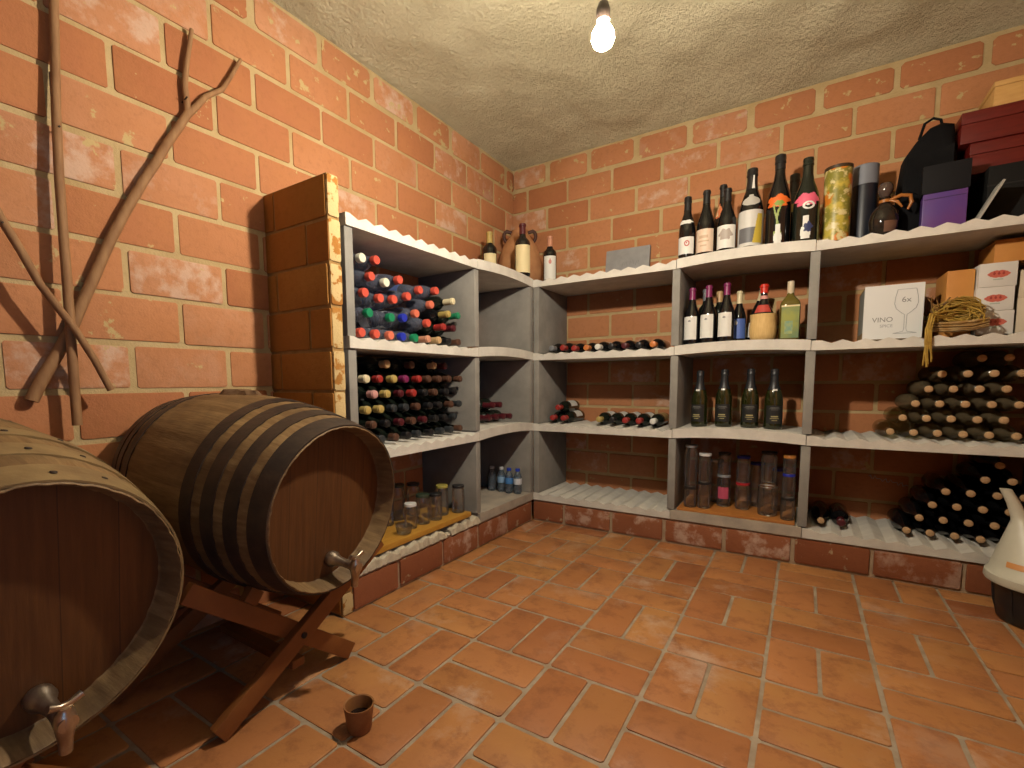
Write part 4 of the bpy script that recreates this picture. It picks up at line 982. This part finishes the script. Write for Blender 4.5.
# ------------------------------------------------------------------ barrels
def barrel(label, P, a, t, hoopm, front_hoops, rivets):
    R, L, RB_ = .2108, .63, .2530
    rot = Matrix.Rotation(a, 4, 'Z') @ Matrix.Rotation(-t, 4, 'Y')
    root = thing('wine_barrel', label, 'barrel', P, rot, 'oak wine barrels on cradles')
    rr = lambda s: R + (RB_ - R) * (1 - (2 * s - 1) ** 2)
    nst, sub = 30, 4; n = nst * sub; REC = .052; TK = .017
    prof = [(-REC - .004, rr(REC / L) - TK - .016), (-REC, rr(REC / L) - TK - .010), (-REC + .006, rr(REC / L) - TK - .008), (-.004, rr(0) - .0055), (0, rr(0) - .0035), (0, rr(0) - .0025), (-.003, rr(0))]
    prof += [(-L * i / 26, rr(i / 26)) for i in range(1, 26)]
    prof += [(-L + .003, rr(1)), (-L, rr(1) - .003), (-L, rr(1) - .011), (-L + .010, rr(1) - TK), (-L + REC, rr(1) - TK)]
    mb = MB(); rnd_ = random.Random(int(P[1] * 100)); tones = [rnd_.random() for _ in range(nst)]
    vs = []; fs = []; tn = []
    for (x, r) in prof:
        for k in range(n):
            q = r - (.0016 if k % sub == 0 else 0) + (tones[k // sub] - .5) * .0012
            vs.append((x, q * math.cos(2 * PI * k / n), q * math.sin(2 * PI * k / n)))
    for j in range(len(prof) - 1):
        for k in range(n):
            fs.append((j * n + k, j * n + (k + 1) % n, (j + 1) * n + (k + 1) % n, (j + 1) * n + k)); tn.append((tones[k // sub], 0, 0))
    mb.v = vs; mb.f = fs; mb.t = tn
    put('staves', mb.mesh('staves', M_STAVE, 55, tone=True), root)
    RX = Matrix.Rotation(R_(90), 4, 'Y')
    for x in (-REC, -L + REC):
        hd = MB(); rh = rr(REC / L) - TK - .008
        hd.lathe([(0, -.006), (rh, -.006), (rh, .0), (0, .0)], 48, Matrix.Translation((x, 0, 0)) @ RX)
        put('head', hd.mesh('head', M_HEAD, 30), root)
    for (s0, s1) in front_hoops:
        hp = MB(); zs = [s0 + (s1 - s0) * i / 4 for i in range(5)]
        p = [(rr(s0) - .001, s0 * L)] + [(rr(s) + .0026, s * L) for s in zs] + [(rr(s1) - .001, s1 * L)]
        hp.lathe(p, 64, Matrix.Rotation(R_(-90), 4, 'Y'))
        h = put('hoop', hp.mesh('hoop', hoopm, 40), root)
        if rivets:
            sm = (s0 + s1) / 2
            for k, ang in enumerate((62, 80, 100)):
                rv = MB()
                an = R_(ang); c = Vector((-sm * L + .004 * (k % 2), math.cos(an) * (rr(sm) + .002), math.sin(an) * (rr(sm) + .002)))
                q = Vector((0, math.cos(an), math.sin(an))).to_track_quat('Z', 'Y').to_matrix().to_4x4()
                rv.lathe([(.005, 0), (.0042, .0018), (0, .0026)], 10, Matrix.Translation(c) @ q)
                put('rivet', rv.mesh('rivet', simple('rust_dark', (.05, .03, .018), .7), 40), h)
    # bung with crusted cloth on top
    bg = MB(); r2 = random.Random(3); nn = 22
    vs = [(-.63 * L, 0, rr(.63) + .012)]; fs = []
    for j, q in enumerate((.35, .75, 1.)):
        for k in range(nn):
            an = 2 * PI * k / nn; w = (1 + .22 * math.sin(3 * an + 1) + .10 * math.sin(7 * an)) * q
            x, y = .070 * w * math.cos(an), .036 * w * math.sin(an)
            zz = math.sqrt(max(0, rr(.63 - x / L) ** 2 - y * y))
            vs.append((-.63 * L + x, y, zz + (.013, .010 + r2.uniform(-.003, .004), -.003)[j]))
    fs += [(0, 1 + (k + 1) % nn, 1 + k) for k in range(nn)]
    for j in range(2): fs += [(1 + j * nn + k, 1 + j * nn + (k + 1) % nn, 1 + (j + 1) * nn + (k + 1) % nn, 1 + (j + 1) * nn + k) for k in range(nn)]
    bg.add(vs, fs); put('bung_cloth', bg.mesh('bung_cloth', M_RUST, 30), root)
    # tap low on the head
    mb = MB(); y, z = .020, -.150
    X = lambda x: Matrix.Translation((x, y, z)) @ RX
    mb.lathe([(.018, 0), (.0205, .004), (.0205, .016), (.0165, .022), (.0125, .034), (.0105, .055), (.0115, .072), (.013, .080), (.013, .102), (0, .104)], 20, X(-REC))
    mb.lathe([(.0, -.052), (.0085, -.052), (.0095, -.030), (.0125, -.014), (.0145, .0), (.0125, .014), (.009, .018), (.009, .024), (0, .025)], 18, Matrix.Translation((-REC + .090, y, z)))
    tap = put('tap', mb.mesh('tap', M_TAP, 45), root); tap['label'] = 'worn metal tap'
    kb = MB(); kb.tube([(-REC + .090, y - .020, z + .032), (-REC + .090, y - .006, z + .026), (-REC + .090, y + .006, z + .026), (-REC + .090, y + .022, z + .033)], [.006, .005, .005, .006], 10)
    put('tap_key', kb.mesh('tap_key', M_TAP, 50), tap)
    return root
B2 = (.316, -1.610, .484); B1 = (.361, -2.198, .455)
barrel('dark oak barrel with black iron hoops and tap, beside the brick pillar', B2, .10, -.10, M_HOOP, [(.003, .078), (.122, .178), (.226, .284), (.334, .392), (.800, .850), (.880, .925), (.94, .995)], False)
barrel('oak barrel with pale hoops under the wooden forks, cut by the picture edge', B1, .10, -.13, M_HOOP2, [(.003, .085), (.150, .225), (.300, .37), (.630, .70), (.775, .85), (.915, .995)], True)

def cradle(label, P, a, t, xs, off, alpha, beta, arm):
    """two crossed trestles joined by a spreader; the barrel lies in their upper arms, wedged on one side"""
    O = Vector((P[0] - .11, P[1], 0))
    root = thing('barrel_cradle', label, 'stand', O, None, 'wooden barrel cradles')
    w = .023; ctr = []; X = Vector((1, 0, 0)); phi = None
    for i, x in enumerate(xs):
        d = P[0] - x; s_ = d / .63
        r = .2108 + .0422 * (1 - (2 * s_ - 1) ** 2) + .0035
        yc = P[1] - d * math.tan(a) + off; za = P[2] + d * math.tan(-t)
        # arm up and away from the camera side: off it by exactly the barrel's radius
        h = (r + w - off * math.sin(beta)) / math.cos(beta); zc = za - h; ctr.append((yc, zc))
        for s, ang in ((-1, alpha), (1, beta)):
            u = Vector((0, s * math.cos(ang), math.sin(ang)))
            c = Vector((x + s * .0125, yc, zc)) - O
            low = (zc - .0185) / math.sin(ang)
            M = Matrix.Translation(c - u * low) @ Matrix((X, u.cross(X), u)).transposed().to_4x4()
            mb = MB(); mb.box(-.012, .012, -w, w, 0, low + arm, M, .003)
            put('trestle_leg', mb.mesh('trestle_leg', M_CRADLE, 30), root)
        # wedge between the other arm and the staves
        u = Vector((0, -math.cos(alpha), math.sin(alpha))); nrm = Vector((0, math.sin(alpha), math.cos(alpha)))
        gap = (-off * math.sin(alpha) + h * math.cos(alpha)) - r - w; tt = off * math.cos(alpha) + h * math.sin(alpha)
        if gap > .004:
            c = Vector((x - .0125, yc, zc)) - O + u * tt + nrm * (w + .0005)
            M = Matrix.Translation(c) @ Matrix((X, u.cross(X) if (u.cross(X)).dot(nrm) > 0 else -(u.cross(X)), u)).transposed().to_4x4()
            mb = MB(); mb.box(-.012, .012, 0, gap - .001, -.018, .018, M, .001); put('wedge', mb.mesh('wedge', M_CRADLE, 30), root)
        mb = MB(); mb.lathe([(.0, .0), (.008, .0), (.008, .004), (.005, .007), (0, .008)], 12, Matrix.Translation(Vector((x + .0245, yc, zc)) - O) @ Matrix.Rotation(R_(90), 4, 'Y'))
        put('bolt', mb.mesh('bolt', simple('dark_bolt', (.03, .022, .018), .5, .6), 40), root)
    yc = ctr[0][0] - P[1]
    mb = MB(); mb.box(xs[1] - O.x, xs[0] - O.x, yc - .02, yc + .016, .062, .084, None, .003); put('spreader', mb.mesh('spreader', M_CRADLE, 30), root)
cradle('crossed wooden trestle cradle under the barrel beside the pillar', B2, .10, -.10, (.205, -.155), -.050, R_(38.5), R_(32), .325)
cradle('crossed wooden trestle cradle under the barrel below the forks', B1, .10, -.13, (.12, -.155), -.005, R_(41), R_(40), .20)

# ------------------------------------------------------------------ wooden forks on the pillar wall
def wobble(pts, seed, amp, step=.06):
    rr = random.Random(seed); out = []
    for p, q in zip(pts, pts[1:]):
        p, q = Vector(p), Vector(q); n = max(1, int((q - p).length / step))
        for i in range(n): out.append(p.lerp(q, i / n) + Vector((0, rr.uniform(-amp, amp), rr.uniform(-amp, amp))))
    out.append(Vector(pts[-1])); return out
DN = lambda: simple('dark_nail', (.04, .03, .025), .5, .6)
def taper(pts, r0, r1): return [r0 + (r1 - r0) * i / (len(pts) - 1) for i in range(len(pts))]
fk = thing('wooden_fork', 'peeled branch hay fork with two tines leaning across the brick wall', 'fork')
pts = wobble([(-.329, -2.0213, .7594), (-.329, -1.9312, .9434), (-.329, -1.876, 1.0801), (-.329, -1.7961, 1.2702), (-.329, -1.669, 1.5054), (-.329, -1.5977, 1.6352)], 2, .003)
put('shaft', MB().tube(pts, taper(pts, .0145, .0115), 12).mesh('shaft', M_STICK, 60), fk)
t1 = wobble([(-.329, -1.604, 1.620), (-.329, -1.6072, 1.7031), (-.328, -1.6002, 1.7722), (-.326, -1.5798, 1.8743)], 4, .0015, .04)
put('tine', MB().tube(t1, taper(t1, .0105, .006), 10).mesh('tine', M_STICK, 60), fk)
t2 = wobble([(-.329, -1.606, 1.618), (-.329, -1.5467, 1.6969), (-.329, -1.4948, 1.7424), (-.327, -1.4589, 1.8058), (-.325, -1.4289, 1.8675)], 6, .0015, .04)
put('tine', MB().tube(t2, taper(t2, .0105, .005), 10).mesh('tine', M_STICK, 60), fk)
mb = MB(); mb.tube([(-.3435, -1.612, 1.655), (-.308, -1.614, 1.659)], .0022, 6); put('nail', mb.mesh('nail', DN()), fk)
pl = thing('wooden_pole', 'upright bare wooden pole against the brick wall above the barrels', 'pole')
pts = wobble([(-.300, -1.9402, .6941), (-.300, -1.9372, .9156), (-.303, -1.9379, 1.0665), (-.312, -1.93, 1.315), (-.318, -1.9222, 1.4873), (-.324, -1.9134, 1.6469), (-.327, -1.9077, 1.7445), (-.329, -1.90, 1.95)], 8, .002, .08)
put('shaft', MB().tube(pts, taper(pts, .0110, .0095), 12).mesh('shaft', M_STICK, 60), pl)
mb = MB(); mb.tube([(-.3435, -1.924, 1.44), (-.303, -1.924, 1.444)], .0022, 6); put('nail', mb.mesh('nail', DN()), pl)
sk = thing('wooden_stick', 'thin bare stick slanting across the fork shaft and pole', 'stick')
pts = wobble([(-.288, -2.33, 1.78), (-.284, -2.1276, 1.3873), (-.279, -2.0522, 1.1842), (-.276, -1.9941, 1.0426), (-.274, -1.9351, .9398), (-.279, -1.8703, .7863)], 12, .002, .06)
put('shaft', MB().tube(pts, taper(pts, .0118, .0085), 10).mesh('shaft', M_STICK, 60), sk)
mb = MB(); mb.tube([(-.3435, -2.052, 1.168), (-.268, -2.052, 1.172)], .0022, 6); put('nail', mb.mesh('nail', DN()), sk)

# ------------------------------------------------------------------ small cup on the floor, funnel on its bucket
cup = thing('clay_cup', 'small brown clay cup standing on the floor below the tap', 'cup', (.450, -1.688, .0006))
put('cup_body', MB().lathe([(0, 0), (.025, 0), (.027, .003), (.033, .052), (.035, .060), (.0345, .063), (.031, .062), (.029, .055), (.0245, .022), (0, .020)], 32).mesh('cup_body', simple('brown_clay', (.34, .15, .045), .6, col2=(.26, .10, .03), scale=30), 50), cup)
put('dregs', MB().lathe([(0, .033), (.0262, .033), (.0262, .034), (0, .034)], 24).mesh('dregs', simple('dark_dregs', (.012, .006, .005), .15), 40), cup)
bk = thing('black_bucket', 'black plastic bucket under the white funnel by the plinth', 'bucket', (1.968, -.170, .0006))
put('bucket_body', MB().lathe([(0, 0), (.108, 0), (.116, .006), (.126, .06), (.132, .118), (.136, .122), (.136, .128), (.128, .128), (.126, .118), (.108, .012), (0, .010)], 40).mesh('bucket_body', simple('black_plastic', (.016, .016, .018), .4), 45), bk)
mb = MB()
for k in range(10):
    a = 2 * PI * k / 10; mb.tube([(.113 * math.cos(a), .113 * math.sin(a), .006), (.127 * math.cos(a), .127 * math.sin(a), .06), (.1325 * math.cos(a), .1325 * math.sin(a), .116)], .003, 6)
put('rib', mb.mesh('rib', simple('black_plastic', (.016, .016, .018), .4), 60), bk)
fn = thing('plastic_funnel', 'white plastic funnel upside down on the black bucket, spout tilted', 'funnel', (1.958, -.168, .1288))
M_FUN = simple('milky_plastic', (.70, .66, .53), .4, col2=(.62, .58, .46), scale=6)
rings = [((0, 0, 0), .140), ((0, 0, .006), .143), ((0, 0, .026), .141), ((0, 0, .030), .134)] + [((-.062 * t, .018 * t, .030 + .180 * t), .134 - .112 * t) for t in (.2, .4, .6, .8, .94)] + [((-.068, .020, .214), .0205), ((-.082, .024, .255), .0175), ((-.102, .030, .300), .0150), ((-.102, .030, .300), .0125), ((-.082, .024, .255), .0145)]
vs = []; fs = []; n = 40
for c, r in rings: vs += [(c[0] + r * math.cos(2 * PI * k / n), c[1] + r * math.sin(2 * PI * k / n), c[2]) for k in range(n)]
for j in range(len(rings) - 1): fs += [(j * n + k, j * n + (k + 1) % n, (j + 1) * n + (k + 1) % n, (j + 1) * n + k) for k in range(n)]
mb = MB(); mb.add(vs, fs); put('funnel_body', mb.mesh('funnel_body', M_FUN, 50), fn)
mb = MB(); vs = []; fs = []
for j, zz in enumerate((.060, .077)):
    t = (zz - .030) / .180; c = (-.062 * t, .018 * t); r = .134 - .112 * t + .001
    for k in range(9):
        a = R_(-148 + 3 * k); vs.append((c[0] + r * math.cos(a), c[1] + r * math.sin(a), zz))
mb.add(vs, [(k, k + 1, k + 10, k + 9) for k in range(8)]); put('sticker', mb.mesh('sticker', paint('orange_sticker', (.75, .33, .10), .5), 60), fn)

# chalk scribble left on the bricks in the lowest box bay
mb = MB(); sc = []
for k in range(26): sc.append((1.545 + .0056 * k, BW - .0055, .352 - .0012 * k + .010 * math.sin(k * 1.9) * (1 if k % 9 < 6 else .2)))
mb.tube(sc, .0016, 5); tag(put('trim_1', mb.mesh('chalk_scribble', paint('chalk', (.55, .52, .52), .9), 60)), kind='structure')

# ------------------------------------------------------------------ lamp, fill and camera
lampm, nt, out = node_mat('lit_bulb')
em = nd(nt, 'ShaderNodeEmission', Strength=1.); em.inputs[0].default_value = (1., .90, .73, 1)
nt.links.new(em.outputs[0], out.inputs[0])
LAMP_W = 610.
em.inputs[1].default_value = LAMP_W
lp = thing('pendant_bulb', 'bare glowing bulb hanging on a cord from the ceiling', 'lamp', LAMP)
put('bulb', MB().lathe([(0, -.030), (.012, -.027), (.022, -.019), (.027, -.006), (.026, .006), (.019, .019), (.012, .029), (.011, .034)], 24).mesh('bulb', lampm, 180), lp)
put('socket', MB().lathe([(.0105, .033), (.016, .034), (.0165, .060), (.012, .074), (.005, .080), (0, .081)], 20).mesh('socket', paint('brown_socket', (.06, .04, .03), .4), 40), lp)
put('cord', MB().tube([(0, 0, .079), (.003, .001, .3), (0, 0, CEIL + .052 - LAMP[2])], .004, 8).mesh('cord', paint('dark_cord', (.03, .025, .02), .6), 60), lp)
put('ceiling_rose', MB().lathe([(0, -.018), (.028, -.016), (.036, .004), (.036, .012)], 24, Matrix.Translation((0, 0, CEIL + .045 - LAMP[2]))).mesh('ceiling_rose', paint('ivory_rose', (.55, .50, .42), .5), 40), lp)

po = bpy.data.lights.new('fill_door_portal', 'AREA'); po.shape = 'RECTANGLE'; po.size = (DY1 - DY0) * S; po.size_y = DZ1 * S  # samples the cool sky fill through the added doorway
po.cycles.is_portal = True
pq = bpy.data.objects.new('fill_door_portal', po); COL.objects.link(pq); pq['kind'] = 'structure'
pq.location = ((RW + .11) * S, (DY0 + DY1) / 2 * S, DZ1 / 2 * S); pq.rotation_euler = Matrix(((0, 0, 1), (1, 0, 0), (0, 1, 0))).to_euler()
w = bpy.data.worlds.new('World'); SC.world = w; w.use_nodes = True
bg = w.node_tree.nodes['Background']; bg.inputs[0].default_value = (.33, .57, 1., 1); bg.inputs[1].default_value = .45

cam = bpy.data.cameras.new('camera'); co = bpy.data.objects.new('camera', cam); COL.objects.link(co)
F, PCX, PCY = 476.70, 491.30, 425.02
yaw, pit, rol = R_(33.227), R_(5.18), R_(-.492)
fw = Vector((-math.sin(yaw) * math.cos(pit), math.cos(yaw) * math.cos(pit), -math.sin(pit)))
rt = Vector((math.cos(yaw), math.sin(yaw), 0)); upv = rt.cross(fw)
rt2 = rt * math.cos(rol) + upv * math.sin(rol); up2 = -rt * math.sin(rol) + upv * math.cos(rol)
co.matrix_world = Matrix.Translation(Vector((1.2785, -2.3852, .7995)) * S) @ Matrix((rt2, up2, -fw)).transposed().to_4x4()
cam.sensor_width = 36; cam.lens = F / 1024 * 36
cam.shift_x = (512 - PCX) / 1024; cam.shift_y = (PCY - 384) / 1024
cam.clip_start = .02; cam.clip_end = 100
SC.camera = co

SC.view_settings.view_transform = 'Standard'; SC.view_settings.look = 'None'
SC.view_settings.gamma = 1; SC.view_settings.use_curve_mapping = False
SC.view_settings.exposure = 1.65
SC.cycles.max_bounces = 10; SC.cycles.diffuse_bounces = 1; SC.cycles.glossy_bounces = 4; SC.cycles.transparent_max_bounces = 24
SC.cycles.caustics_reflective = False; SC.cycles.caustics_refractive = False
SC.cycles.use_denoising = True
SC.cycles.sample_clamp_indirect = 6.
